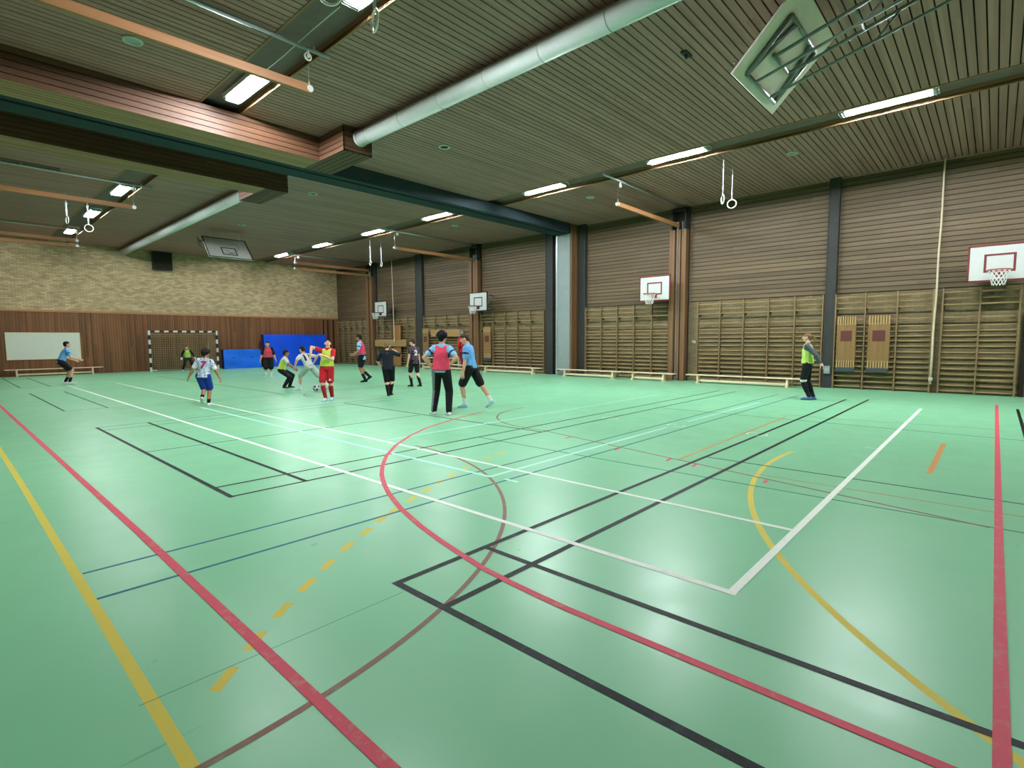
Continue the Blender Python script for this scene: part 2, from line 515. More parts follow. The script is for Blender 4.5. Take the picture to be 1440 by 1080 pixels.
# --- right wall
bm = bmesh.new()
bx(bm, X1 + 0.05, X1 + 0.3, Y0 - 0.2, Y1 + 0.2, -0.15, ZC + 0.2)
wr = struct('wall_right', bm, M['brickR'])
bm = bmesh.new()
z = 2.93
while z < ZC - 0.03:
    bx(bm, X1, X1 + 0.025, Y0, Y1, z, min(z + 0.1393 - 0.018, ZC))
    z += 0.1393
obj('slatted_cladding', bm, M['clad'], wr)
bm = bmesh.new()
bx(bm, X1 + 0.03, X1 + 0.05, Y0, Y1, 2.93, ZC)
obj('dark_cladding_backing', bm, M['gap'], wr)
box_obj('ceiling_batten', (X1 - 0.03, X1, Y0, Y1, ZC - 0.03, ZC), M['ceil'], wr)
# --- far wall
bm = bmesh.new()
bx(bm, X0 - 0.2, X1 + 0.05, Y1 + 0.03, Y1 + 0.3, -0.15, ZC + 0.2)
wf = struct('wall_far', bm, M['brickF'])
bm = bmesh.new()
x = X0
while x < X1:
    bx(bm, x, min(x + 0.115 - 0.008, X1), Y1, Y1 + 0.02, 0.0, 3.03)
    x += 0.115
obj('vertical_board_panelling', bm, M['panel'], wf)
box_obj('dark_panel_backing', (X0, X1, Y1 + 0.02, Y1 + 0.03, 0, 3.03), M['gap'], wf)
box_obj('panelling_cap', (X0, X1, Y1 - 0.03, Y1 + 0.03, 3.03, 3.12), M['trimwood'], wf)
bm = bmesh.new()
for x in (17.86, 18.18, 18.58):
    bx(bm, x, x + 0.09, Y1 - 0.012, Y1, 0.0, 2.98)
obj('dark_upright_slots', bm, M['black'], wf)
# --- left and near walls (behind the camera)
bm = bmesh.new()
bx(bm, X0 - 0.25, X0, Y0 - 0.2, Y1 + 0.2, -0.15, ZC + 0.2)
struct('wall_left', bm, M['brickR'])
bm = bmesh.new()
bx(bm, X0 - 0.2, X1 + 0.05, Y0 - 0.25, Y0, -0.15, ZC + 0.2)
struct('wall_near', bm, M['brickF'])

# --- cross beam, pillar, columns on the right wall
bm = bmesh.new()
bx(bm, X0, 18.35, 13.40, 13.44, 6.02, ZC)
bx(bm, X0, 18.35, 14.26, 14.30, 6.02, ZC)
bx(bm, X0, 18.35, 13.44, 13.62, 6.02, 6.05)
bx(bm, X0, 18.35, 13.68, 13.92, 6.00, 6.05)
bx(bm, X0, 18.35, 13.98, 14.26, 6.02, 6.05)
bx(bm, X0, 18.35, 13.44, 14.26, 6.06, 6.08)
struct('trim_1', bm, M['teal'])['label'] = 'teal steel beam crossing the ceiling'
pil = struct('trim_2', (lambda b: (bx(b, 18.40, X1 + 0.05, 13.46, 14.10, 0, 6.0), b)[1])(bmesh.new()), M['pillar'])
pil['label'] = 'grey green pillar under the end of the ceiling beam'
bm = bmesh.new()
bx(bm, 18.44, 18.98, 13.41, 13.46, 0, ZC)
bx(bm, 18.42, 18.56, 13.37, 13.41, 0, ZC)
bx(bm, 18.70, 18.82, 13.38, 13.41, 0, ZC)
obj('wooden_side_cladding', bm, M['postwood'], pil)
box_obj('pale_edge_strip', (18.42, 18.5, 14.14, 14.22, 0, 6.0), M['steel'], pil)
for i, (y0, y1, xf) in enumerate(((3.70, 3.98, 18.82), (12.98, 13.34, 18.86), (14.62, 15.02, 18.72), (24.06, 24.66, 18.86), (28.72, 29.0, 18.9))):
    bm = bmesh.new()
    bx(bm, xf, X1 + 0.05, y0, y1, 0, ZC)
    bx(bm, xf - 0.012, xf, y0, y0 + 0.03, 0, ZC)
    bx(bm, xf - 0.012, xf, y1 - 0.03, y1, 0, ZC)
    struct('trim_%d' % (i + 3), bm, M['darksteel'])['label'] = 'dark steel column standing against the right wall'

# --- slatted soffit boxes either side of the cross beam
def soffit(name, foot_y, proj_y, xe, xp0):
    """foot_y=(near, far) of the long box, proj_y=(y0,y1) of the projection xp0..xe"""
    zb = 5.85
    root_bm = bmesh.new()
    ya, yb = foot_y
    bx(root_bm, X0, xe - 0.03, ya + 0.03, yb - 0.03, zb + 0.03, ZC)
    pa, pb = proj_y
    bx(root_bm, xp0 + 0.03, xe - 0.03, pa + 0.03, pb - 0.03, zb + 0.03, ZC)
    r = struct(name, root_bm, M['gap'])
    fx, fy, un, uy = bmesh.new(), bmesh.new(), bmesh.new(), bmesh.new()
    for k in range(5):
        z0, z1 = zb + k * 0.11, zb + k * 0.11 + 0.096
        near_proj = pa < ya
        xm = xp0 if near_proj else xe
        xf = xe if near_proj else xp0
        bx(fx, X0, xm, ya, ya + 0.02, z0, z1)                       # near face
        bx(fx, X0, xf, yb - 0.02, yb, z0, z1)                       # far face
        if near_proj:
            bx(fx, xp0, xe, pa, pa + 0.02, z0, z1)
            bx(fy, xp0, xp0 + 0.02, pa, ya, z0, z1)
            bx(fy, xe - 0.02, xe, pa, yb, z0, z1)
        else:
            bx(fx, xp0, xe, pb - 0.02, pb, z0, z1)
            bx(fy, xp0, xp0 + 0.02, yb, pb, z0, z1)
            bx(fy, xe - 0.02, xe, ya, pb, z0, z1)
    nb = 6
    pw = (yb - ya) / nb
    for k in range(nb):
        bx(un, X0, xe - 0.0 if k < 0 else xp0, ya + k * pw + 0.004, ya + (k + 1) * pw - 0.014, zb, zb + 0.02)
    nb2 = 5
    pw = (xe - xp0) / nb2
    y_0, y_1 = min(pa, ya), max(pb, yb)
    for k in range(nb2):
        bx(uy, xp0 + k * pw + 0.004, xp0 + (k + 1) * pw - 0.014, y_0, y_1, zb, zb + 0.02)
    obj('face_boards', fx, M['boxwood'], r)
    obj('side_boards', fy, M['boxside'], r)
    obj('underside_boards', un, M['boxunder'], r)
    obj('end_underside_boards', uy, M['boxside'], r)
    return r
soffit('trim_8', (12.12, 12.92), (11.02, 12.92), 7.25, 6.52)['label'] = 'slatted wooden ceiling box in front of the beam'
soffit('trim_9', (15.36, 16.16), (15.36, 17.25), 7.25, 6.60)['label'] = 'slatted wooden ceiling box behind the beam'

# --- brown door at the right edge of the right wall
bm = bmesh.new()
bx(bm, 18.97, X1 + 0.05, -1.55, -0.60, 0.0, 2.1)
d1 = struct('door_1', bm, M['doorwood'], bevel=0.005)
bm = bmesh.new()
bx(bm, 18.93, X1 + 0.05, -0.60, -0.52, 0.0, 2.18)
bx(bm, 18.93, X1 + 0.05, -1.63, -1.55, 0.0, 2.18)
bx(bm, 18.93, X1 + 0.05, -1.55, -0.60, 2.1, 2.18)
obj('door_frame', bm, M['gap'], d1)
bm = bmesh.new()
tube(bm, [(18.97, -0.66, 1.05), (18.91, -0.66, 1.05), (18.91, -0.78, 1.05)], 0.012)
obj('door_handle', bm, M['steel'], d1)
# ------------------------------------------------------------------ ceiling lights
def ceiling_light(x, y, label, L=1.66):
    t = thing('ceiling_light', label, 'ceiling light', (x, y, 0), 0, 'fluorescent lights in the ceiling channels')
    z = ZC + 0.03
    bm = bmesh.new()
    bx(bm, -0.17, 0.17, -L / 2, L / 2, z + 0.05, z + 0.08)
    for s in (-1, 1):
        bx(bm, s * 0.17 - 0.008, s * 0.17 + 0.008, -L / 2, L / 2, z - 0.005, z + 0.08)
    tray = obj('lamp_tray', bm, M['lampbody'], t)
    for s in (-1, 1):
        bm = bmesh.new()
        tube(bm, [(s * 0.075, -L / 2 + 0.09, z + 0.005), (s * 0.075, L / 2 - 0.09, z + 0.005)], 0.02, 6)
        obj('tube', bm, M['tube'] if y < 13 else M['tube_far'], t)
        bm = bmesh.new()
        bx(bm, -0.15, 0.15, s * (L / 2 - 0.045) - 0.04, s * (L / 2 - 0.045) + 0.04, z - 0.02, z + 0.05)
        obj('tube_socket', bm, M['socket'], tray)
        bm = bmesh.new()
        for k in range(4):
            y_ = s * (L / 2 + 0.02 - 0.05 * k)
            tube(bm, [(-0.17, y_, z + 0.03), (-0.13, y_, z - 0.035), (0.13, y_, z - 0.035), (0.17, y_, z + 0.03)], 0.005, 5)
        obj('wire_guard', bm, M['wire'], tray)
    return t
ordn = ['nearest', 'second nearest', 'third nearest', 'fourth nearest', 'fifth nearest', 'sixth nearest', 'farthest']
for y, o_ in zip((1.92, 6.52, 11.06, 16.5, 20.97, 25.6, 30.1), ordn):
    ceiling_light(13.76, y, 'long fluorescent ceiling light in the right-hand channel, %s to the camera of seven' % o_)
ceiling_light(13.76, -2.63, 'added fluorescent light extending the right-hand row, unseen behind the camera')  # added lamp out of view, brightens the floor near the camera
LB = ['cut off by the top edge of the photo', 'lighting up the nearer slatted box', 'hidden behind the farther slatted box', 'first beyond the slatted boxes', 'behind the end of the far wooden beam', 'farthest, before the brick end wall']
for y, o_ in zip((6.4, 10.9, 16.75, 20.97, 25.5, 30.1), LB):
    ceiling_light(4.42, y, L=1.5, label='fluorescent light of the left ceiling row, ' + o_)

# ------------------------------------------------------------------ ventilation ducts
def duct(y0, y1, label):
    t = thing('ventilation_duct', label, 'air duct', (6.93, y0, 6.185), 0, 'pale green ceiling ducts')
    L = y1 - y0
    bm = bmesh.new()
    tube(bm, [(0, 0.0, 0), (0, L, 0)], 0.165, 28)
    pp = obj('pipe', bm, M['mint'], t)
    k = 0.6
    while k < L - 0.2:
        bm = bmesh.new()
        tube(bm, [(0, k, 0), (0, k + 0.02, 0)], 0.169, 28)
        obj('joint_ring', bm, M['mint'], pp)
        k += 1.25
    for e in (0.0, L - 0.06):
        bm = bmesh.new()
        tube(bm, [(0, e, 0), (0, e + 0.06, 0)], 0.18, 28)
        obj('end_collar', bm, M['mint'], t)
    k = 1.2
    while k < L:
        bm = bmesh.new()
        bx(bm, -0.008, 0.008, k - 0.012, k + 0.012, 0.16, 0.215)
        obj('hanger', bm, M['steel'], t)
        k += 2.5
duct(-5.0, 11.01, 'pale green round air duct on the ceiling, running into the near slatted box')
duct(17.26, 33.58, 'pale green round air duct on the far ceiling, ending at the brick wall')

# ------------------------------------------------------------------ round ceiling discs
for x, y, lab in ((2.49, 10.46, 'pale round ceiling vent above the wooden beam in the upper left'), (8.98, 10.44, 'round ceiling vent with dark centre below the near duct'), (15.54, 4.18, 'round ceiling vent between the rings and the nearest right light'),
                  (15.47, 10.46, 'round ceiling vent above the right wall beside the suspended wooden beam'), (15.26, 17.15, 'round ceiling vent beyond the cross beam on the right'), (8.77, 16.82, 'round ceiling vent right behind the cross beam in mid ceiling'), (9.01, 23.39, 'round ceiling vent above the far ceiling backboard')):
    t = thing('ceiling_vent', lab, 'vent', (x, y, ZC), 0, 'round ceiling vents')
    bm = bmesh.new()
    tube(bm, torus_pts((0, 0, -0.012), 0.125, (1, 0, 0), (0, 1, 0)), 0.022, 8, closed=True)
    obj('rim', bm, M['mint'], t)
    bm = bmesh.new()
    tube(bm, [(0, 0, -0.012), (0, 0, 0.0)], 0.11, 24)
    obj('disc', bm, M['gap'] if abs(x - 9) < 0.5 else M['socket'], t)
t = thing('ceiling_bracket', 'small dark bracket on the boards near the ceiling backboard', 'bracket', (8.96, 4.13, ZC))
bm = bmesh.new(); bx(bm, -0.12, 0.12, -0.05, 0.05, -0.03, 0); obj('plate', bm, M['darksteel'], t)
bm = bmesh.new(); tube(bm, [(0, 0, -0.03), (0, 0, -0.09)], 0.02); obj('stub', bm, M['darksteel'], t)
bm = bmesh.new(); bx(bm, 0.6, 2.74, 19.46, 19.52, ZC - 0.012, ZC); bx(bm, 0.6, 2.74, 19.66, 19.72, ZC - 0.012, ZC)
tag(obj('ceiling_grille', bm, M['black']), 'long dark ceiling slots at the far left, beyond the slatted boxes', 'grille')

# ------------------------------------------------------------------ suspended gymnastic beams, posts and pipes
def bom(y, xa, za, xb, zb_, label, free_at):
    t = thing('gymnastic_beam', label, 'wooden beam', (0, y, 0), 0, 'wooden beams hoisted under the ceiling')
    bm = bmesh.new()
    a, b = Vector((xa, 0, za)), Vector((xb, 0, zb_))
    d = (b - a)
    R = Matrix.Rotation(-math.atan2(d.z, d.x), 3, 'Y')
    obx(bm, (a + b) / 2, (d.length, 0.085, 0.14), R)
    obj('beam', bm, M['bomwood'], t, bevel=0.02)
    e = a if free_at == 'a' else b
    s = 1 if free_at == 'a' else -1
    bm = bmesh.new()
    tube(bm, [e + Vector((s * 0.03, -0.048, 0)), e + Vector((s * 0.03, 0.048, 0))], 0.055, 16)
    obj('end_fitting', bm, M['wire'], t)
    bm = bmesh.new()
    tube(bm, [e + Vector((s * 0.03, 0, 0.05)), e + Vector((s * 0.03, 0, 0.13))], 0.014)
    tube(bm, [e + Vector((s * 0.03, 0, 0.1)), Vector((e.x + s * 0.03, 0, 6.22))], 0.004, 5)
    obj('suspension_wire', bm, M['wire'], t)
    return t
bom(8.8, 14.48, 5.70, 18.74, 5.69, 'wooden gymnastic beam reaching from the guide post nearest the camera on the right wall', 'a')
bom(19.8, 14.03, 5.63, 18.74, 5.63, 'wooden gymnastic beam level with the middle guide post on the right wall', 'a')
bom(29.2, 14.0, 5.93, 18.74, 5.93, 'upper of two wooden gymnastic beams at the farthest guide post', 'a')
bom(29.25, 14.0, 5.62, 18.74, 5.62, 'lower of two wooden gymnastic beams at the farthest guide post', 'a')
bom(8.8, X0, 5.74, 4.62, 5.82, 'large wooden gymnastic beam across the upper left, its end by the lit lamp', 'b')
bom(19.8, X0, 5.70, 4.5, 5.70, 'wooden gymnastic beam at far left, crossing in front of the lights', 'b')
bom(29.2, X0, 5.90, 4.5, 5.90, 'upper of the two wooden gymnastic beams by the brick end wall, left', 'b')
bom(29.25, X0, 5.62, 4.5, 5.68, 'lower of the two wooden gymnastic beams by the brick end wall, left', 'b')

def pipe(y, xa, xb, px, z, label):
    t = thing('hoist_pipe', label, 'ceiling pipe', (0, y, 0), 0, 'steel hoist pipes on the ceiling')
    bm = bmesh.new()
    tube(bm, [(xa, 0, z), (xb, 0, z)], 0.03, 10)
    obj('pipe', bm, M['steel'], t)
    for x in (xa + 0.3, (xa + xb) / 2, xb - 0.3):
        bm = bmesh.new()
        bx(bm, x - 0.02, x + 0.02, -0.035, 0.035, z, ZC - 0.002)
        obj('pipe_clip', bm, M['steel'], t)
    bm = bmesh.new()
    tube(bm, torus_pts((px, 0, z - 0.12), 0.055, (1, 0, 0), (0, 0, 1), 16), 0.014, 6, closed=True)
    bx(bm, px - 0.012, px + 0.012, -0.02, 0.02, z - 0.13, z - 0.01)
    tube(bm, [(px, -0.03, z - 0.12), (px, 0.03, z - 0.12)], 0.022)
    obj('pulley', bm, M['ring'], t)
pipe(8.65, 13.45, 18.66, 14.4, 6.33, 'thin steel pipe with pulley above the near right gymnastic beam')
pipe(19.65, 13.5, 18.66, 14.1, 6.33, 'thin steel pipe with pulley above the beam at the middle guide post')
pipe(29.0, 13.5, 18.66, 14.1, 6.33, 'thin steel pipe with pulley above the two farthest right beams')
pipe(8.55, X0 + 0.02, 4.85, 4.46, 6.33, 'pale steel pipe with white pulley across the upper left ceiling')
pipe(19.6, X0 + 0.02, 4.95, 4.45, 6.33, 'steel pipe crossing in front of the first far left light')
pipe(29.0, X0 + 0.02, 4.7, 4.45, 6.33, 'steel pipe above the two beams by the brick end wall')

def guide_post(y, label):
    t = thing('guide_post', label, 'wooden post', (X1, y, 0), 0, 'wooden guide posts on the right wall')
    for ya, yb, xf in ((0.12, 0.32, -0.30), (-0.08, 0.03, -0.24), (-0.32, -0.16, -0.30)):
        bm = bmesh.new()
        bx(bm, xf, -0.06, ya, yb, 0, 5.55)
        obj('wooden_rail', bm, M['postwood'], t, bevel=0.006)
    bm = bmesh.new()
    bx(bm, -0.06, 0.0, -0.34, 0.34, 0, ZC - 0.03)
    obj('back_board', bm, M['gap'], t)
    for ya in (-0.12, 0.075):
        bm = bmesh.new()
        bx(bm, -0.20, -0.06, ya - 0.01, ya + 0.01, 0, 5.85)
        obj('steel_guide', bm, M['socket'], t)
    bm = bmesh.new()
    bx(bm, -0.32, -0.06, -0.3, -0.26, 5.55, 6.2); bx(bm, -0.32, -0.06, 0.2, 0.24, 5.55, 6.2)
    bx(bm, -0.32, -0.06, -0.3, 0.24, 6.2, 6.26)
    obj('top_bracket', bm, M['darksteel'], t)
guide_post(8.80, 'tall wooden guide post beside the framed hoop, nearest the camera on the right wall')
guide_post(19.72, 'tall wooden guide post behind the black-edged hoop, middle of the right wall')
guide_post(29.22, 'tall wooden guide post near the far corner of the right wall')

# ------------------------------------------------------------------ gymnastic rings
def rings(x, y, label, zr=5.31, edge=False):
    t = thing('gymnastic_ring', label, 'gymnastic ring', (x, y, 0), 0, 'gymnastic rings hanging from the ceiling')
    bm = bmesh.new()
    vd = Vector((x, y, 0)).normalized()
    ax = vd if edge else Vector((-vd.y, vd.x, 0))
    tube(bm, torus_pts((0, 0, zr), 0.115, (Matrix.Rotation(0.3 if edge else 0.0, 3, 'Z') @ ax), (0, 0, 1), 28), 0.015, 8, closed=True)
    obj('ring', bm, M['ring'], t)
    bm = bmesh.new()
    bx(bm, -0.02, 0.02, -0.006, 0.006, zr + 0.12, 6.05)
    bx(bm, -0.026, 0.026, -0.012, 0.012, zr + 0.25, zr + 0.32)
    obj('strap', bm, M['strap'], t)
    bm = bmesh.new()
    tube(bm, [(0, 0, 6.03), (0, 0, ZC - 0.0)], 0.007, 6)
    tube(bm, torus_pts((0, 0, 6.08), 0.03, (1, 0, 0), (0, 0, 1), 12), 0.007, 6, closed=True)
    obj('chain', bm, M['wire'], t)
rings(14.67, 5.64, 'pale gymnastic ring turned edge-on, left of the pair under the right lights', edge=True)
rings(15.33, 5.64, 'pale gymnastic ring facing the camera, right of the pair under the right lights')
rings(14.58, 22.56, 'left one of the two far gymnastic rings hanging before the right wall', edge=True)
rings(15.20, 22.56, 'right one of the two far gymnastic rings hanging before the right wall', edge=True)
rings(3.22, 5.64, 'large gymnastic ring cut off by the top edge beside the upper lamp', 5.40)
rings(3.80, 5.64, 'edge-on gymnastic ring on its strap at the top edge right of the upper lamp', 5.36, edge=True)
rings(3.79, 22.56, 'gymnastic ring hanging in front of the far left lights', 5.37)
rings(3.24, 22.56, 'gymnastic ring hung a little higher beside the farthest left light', 5.55, edge=True)

# ------------------------------------------------------------------ climbing ropes
def rope(y, zb, label, dx=0.0, dy=0.0, r=0.022):
    t = thing('climbing_rope', label, 'climbing rope', (18.62, y, 0), 0, 'climbing ropes by the right wall')
    bm = bmesh.new()
    n = 14
    pts = [(dx * (k / n), dy * (k / n) + 0.006 * math.sin(k * 1.3), ZC - (ZC - zb) * k / n) for k in range(n + 1)]
    tube(bm, pts, r * 0.9, 8, r1=r * 1.25)
    obj('rope', bm, M['rope'], t)
    e = Vector(pts[-1])
    bm = bmesh.new()
    bmesh.ops.create_uvsphere(bm, u_segments=12, v_segments=8, radius=0.05, matrix=Matrix.Translation(e) @ Matrix.Scale(1.4, 4, (0, 0, 1)))
    kn_ = obj('knot', bm, M['rope'], t)
    bm = bmesh.new()
    for k in range(5):
        a = k * 1.25
        tube(bm, [e + Vector((0, 0, -0.05)), e + Vector((0.03 * math.cos(a), 0.03 * math.sin(a), -0.14))], 0.008, 5)
    obj('frayed_end', bm, M['rope'], kn_)
rope(1.24, 0.40, 'long pale climbing rope beside the wall bars with the two springboards', 0.0, 0.04)
rope(26.6, 1.60, 'pale climbing rope hanging above the plank on the far wall bars', -0.1, -0.25)
# ------------------------------------------------------------------ wall bars
RZ = [2.78, 2.61, 2.45, 2.10, 1.89, 1.74, 1.60, 1.46, 1.31, 1.14, 0.99, 0.84, 0.69, 0.54, 0.40, 0.24, 0.08]
def wall_bars(ys, label):
    y0 = ys[0]
    t = thing('wall_bars', label, 'wall bars', (18.86, y0, 0), 0, 'wooden wall bars along the right wall')
    um = None
    for y in ys:
        if um is None:
            bm = bmesh.new()
            bx(bm, -0.06, 0.07, -0.018, 0.018, 0.0, 2.90)
            um = obj('upright', bm, M['upwood'], t, bevel=0.006)
        else:
            u = um.copy(); C.objects.link(u)
            u.parent = t; u.location = (0, y - y0, 0)
    for a, b in zip(ys[:-1], ys[1:]):
        L = b - a - 0.036
        bm = bmesh.new()
        tube(bm, [(0, -L / 2, 0), (0, L / 2, 0)], 0.02, 8)
        r0 = obj('rung', bm, M['barwood'], t)
        for i, z in enumerate(RZ):
            r = r0 if i == 0 else r0.copy()
            if i:
                C.objects.link(r); r.parent = t
            r.location = (-0.03 if i in (0, 2) else 0.0, (a + b) / 2 - y0, z)
    for z in (0.3, 2.4):
        bm = bmesh.new()
        for y in ys:
            bx(bm, 0.07, 0.19, y - y0 - 0.03, y - y0 + 0.03, z - 0.03, z + 0.03)
        obj('wall_bracket', bm, M['darksteel'], t)
def lsp(a, b, n):
    return [a + (b - a) * i / n for i in range(n + 1)]
wall_bars(lsp(-0.42, 1.12, 2), 'two-bay wooden wall bars under the hoop at the right edge')
wall_bars([1.32, 2.13, 2.91, 3.68], 'three-bay wooden wall bars holding two tan springboards')
wall_bars(lsp(4.03, 8.03, 5), 'five-bay wooden wall bars behind the person in green bib on the right')
wall_bars(lsp(9.10, 12.94, 5), 'five-bay wooden wall bars between the grey-green pillar and the framed hoop')
wall_bars(lsp(15.22, 19.30, 5), 'five-bay wooden wall bars left of the grey-green pillar')
wall_bars(lsp(20.12, 23.92, 4), 'wooden wall bars behind the person in the pink bib and black trousers')
wall_bars(lsp(24.72, 28.62, 5), 'wooden wall bars under the small black-edged hoop, with planks on them')
wall_bars(lsp(29.62, 33.40, 5), 'farthest wooden wall bars, in the corner next to the large blue mat')

# ------------------------------------------------------------------ springboards and planks hung on the bars
def springboard(ya, yb, label, zt=2.21, zb=0.54):
    yc, hw = (ya + yb) / 2, abs(yb - ya) / 2
    t = thing('springboard', label, 'springboard', (18.70, yc, 0), 0, 'springboards hung on the wall bars')
    bm = bmesh.new()
    bx(bm, 0.0, 0.06, -hw, hw, zb + 0.30, zt - 0.22)
    dk = obj('deck', bm, M['sbrown'], t, bevel=0.008)
    bm = bmesh.new()
    bx(bm, -0.008, 0.0, -hw * 0.58, hw * 0.58, (zt + zb) / 2 + 0.08, (zt + zb) / 2 + 0.40)
    obj('grip_patch', bm, M['spatch'], dk)
    for z0, z1 in ((zt - 0.26, zt), (zb + 0.08, zb + 0.34)):
        for k in range(8):
            y = -hw + (k + 0.5) * 2 * hw / 8
            bm = bmesh.new()
            bx(bm, -0.006, 0.03, y - hw * 0.065, y + hw * 0.065, z0, z1)
            obj('slat', bm, M['sslat'], t)
    for z0, z1 in ((zt - 0.2, zt - 0.02), (zb + 0.1, zb + 0.3)):
        bm = bmesh.new()
        bx(bm, 0.03, 0.05, -hw, hw, z0, z1)
        obj('backing_board', bm, M['sbrown'], t)
    bm = bmesh.new()
    bx(bm, -0.02, 0.08, -hw, hw, zb, zb + 0.12)
    obj('rubber_foot', bm, M['sblue'], t, bevel=0.01)
    bm = bmesh.new()
    for s in (-1, 1):
        tube(bm, [(0.05, s * hw * 0.5, 2.08), (0.10, s * hw * 0.5, 2.12), (0.11, s * hw * 0.5, 2.09)], 0.01)
    obj('hook', bm, M['steel'], t)
springboard(3.10, 3.60, 'tan springboard with dark red patch, left of the near pair, beside the dark column')
springboard(2.26, 2.80, 'tan springboard with dark red patch, right of the near pair on the bars')
springboard(18.52, 19.02, 'tan springboard hung beside the guide post behind the walking player in blue')
springboard(23.40, 23.90, 'farthest tan springboard, left of the pink-bibbed person in black trousers')
def plank(b, label, mat, hy):
    t = thing('wooden_plank', label, 'wooden board', (18.66, (b[0] + b[1]) / 2, 0), 0, 'boards hung on the wall bars')
    L = (b[1] - b[0]) / 2
    bm = bmesh.new()
    bx(bm, b[4], b[4] + 0.05, -L, L, b[2], b[3])
    obj('board', bm, mat, t, bevel=0.006)
    bm = bmesh.new()
    for s in (-1, 1):
        tube(bm, [(b[4] + 0.05, s * L * 0.7, hy - 0.05), (0.14, s * L * 0.7, hy + 0.04), (0.15, s * L * 0.7, hy)], 0.01)
    obj('hook', bm, M['steel'], t)
plank((20.75, 23.15, 1.75, 2.13, 0.03), 'long pale board hung across the bars behind the pink-bibbed person', M['plank'], 1.9)
plank((25.35, 28.55, 1.20, 1.60, -0.04), 'long pale board hung across the far bars behind the player in black', M['plank'], 1.46)
plank((26.0, 26.75, 0.04, 2.44, 0.04), 'upright orange-brown board leaning on the far wall bars', M['plankO'], 2.1)

# ------------------------------------------------------------------ benches
def bench(L, label, loc, rotz=0.0, zs=0.30, wood_m=None, feet=True):
    wm = wood_m or M['benchwood']
    t = thing('gym_bench', label, 'bench', loc, rotz, 'long wooden gym benches')
    bm = bmesh.new()
    bx(bm, -0.13, 0.13, -L / 2, L / 2, zs - 0.035, zs)
    obj('seat', bm, wm, t, bevel=0.008)
    for s in (-1, 1):
        bm = bmesh.new()
        y = s * (L / 2 - 0.42)
        bx(bm, -0.10, 0.10, y - 0.03, y + 0.03, 0.03, zs - 0.035)
        bx(bm, -0.17, 0.17, y - 0.035, y + 0.035, 0.0, 0.045)
        obj('leg', bm, wm, t)
    bm = bmesh.new()
    bx(bm, -0.03, 0.03, -L / 2 + 0.45, L / 2 - 0.45, 0.06, 0.13)
    obj('lower_rail', bm, wm, t, bevel=0.01)
    bm = bmesh.new()
    for s in (-1, 1):
        bx(bm, -0.06, 0.06, s * (L / 2 - 0.03) - 0.03, s * (L / 2 - 0.03) + 0.03, zs - 0.09, zs - 0.035)
    obj('end_hook', bm, M['darksteel'], t)
    return t
bench(3.2, 'long wooden bench in front of the grey-green pillar, left of two end to end', (18.17, 12.32, 0))
bench(2.1, 'shorter wooden bench right of the pillar, ending at the guide post', (18.15, 9.60, 0))
bench(3.74, 'long wooden bench reaching to the person in green bib on the right', (18.22, 6.25, 0))
bench(3.85, 'long wooden bench behind the walking player in blue, left of the pillar', (18.2, 16.82, 0))
bench(4.2, 'front wooden bench behind the pink-bibbed person in black trousers', (18.2, 21.5, 0))
bench(3.4, 'taller wooden bench behind the front one, against the bars at the back', (18.52, 21.9, 0), zs=0.63)
bench(3.62, 'long pale wooden bench under the whiteboard on the end wall', (3.93, Y1 - 0.35, 0), PI / 2, zs=0.34)

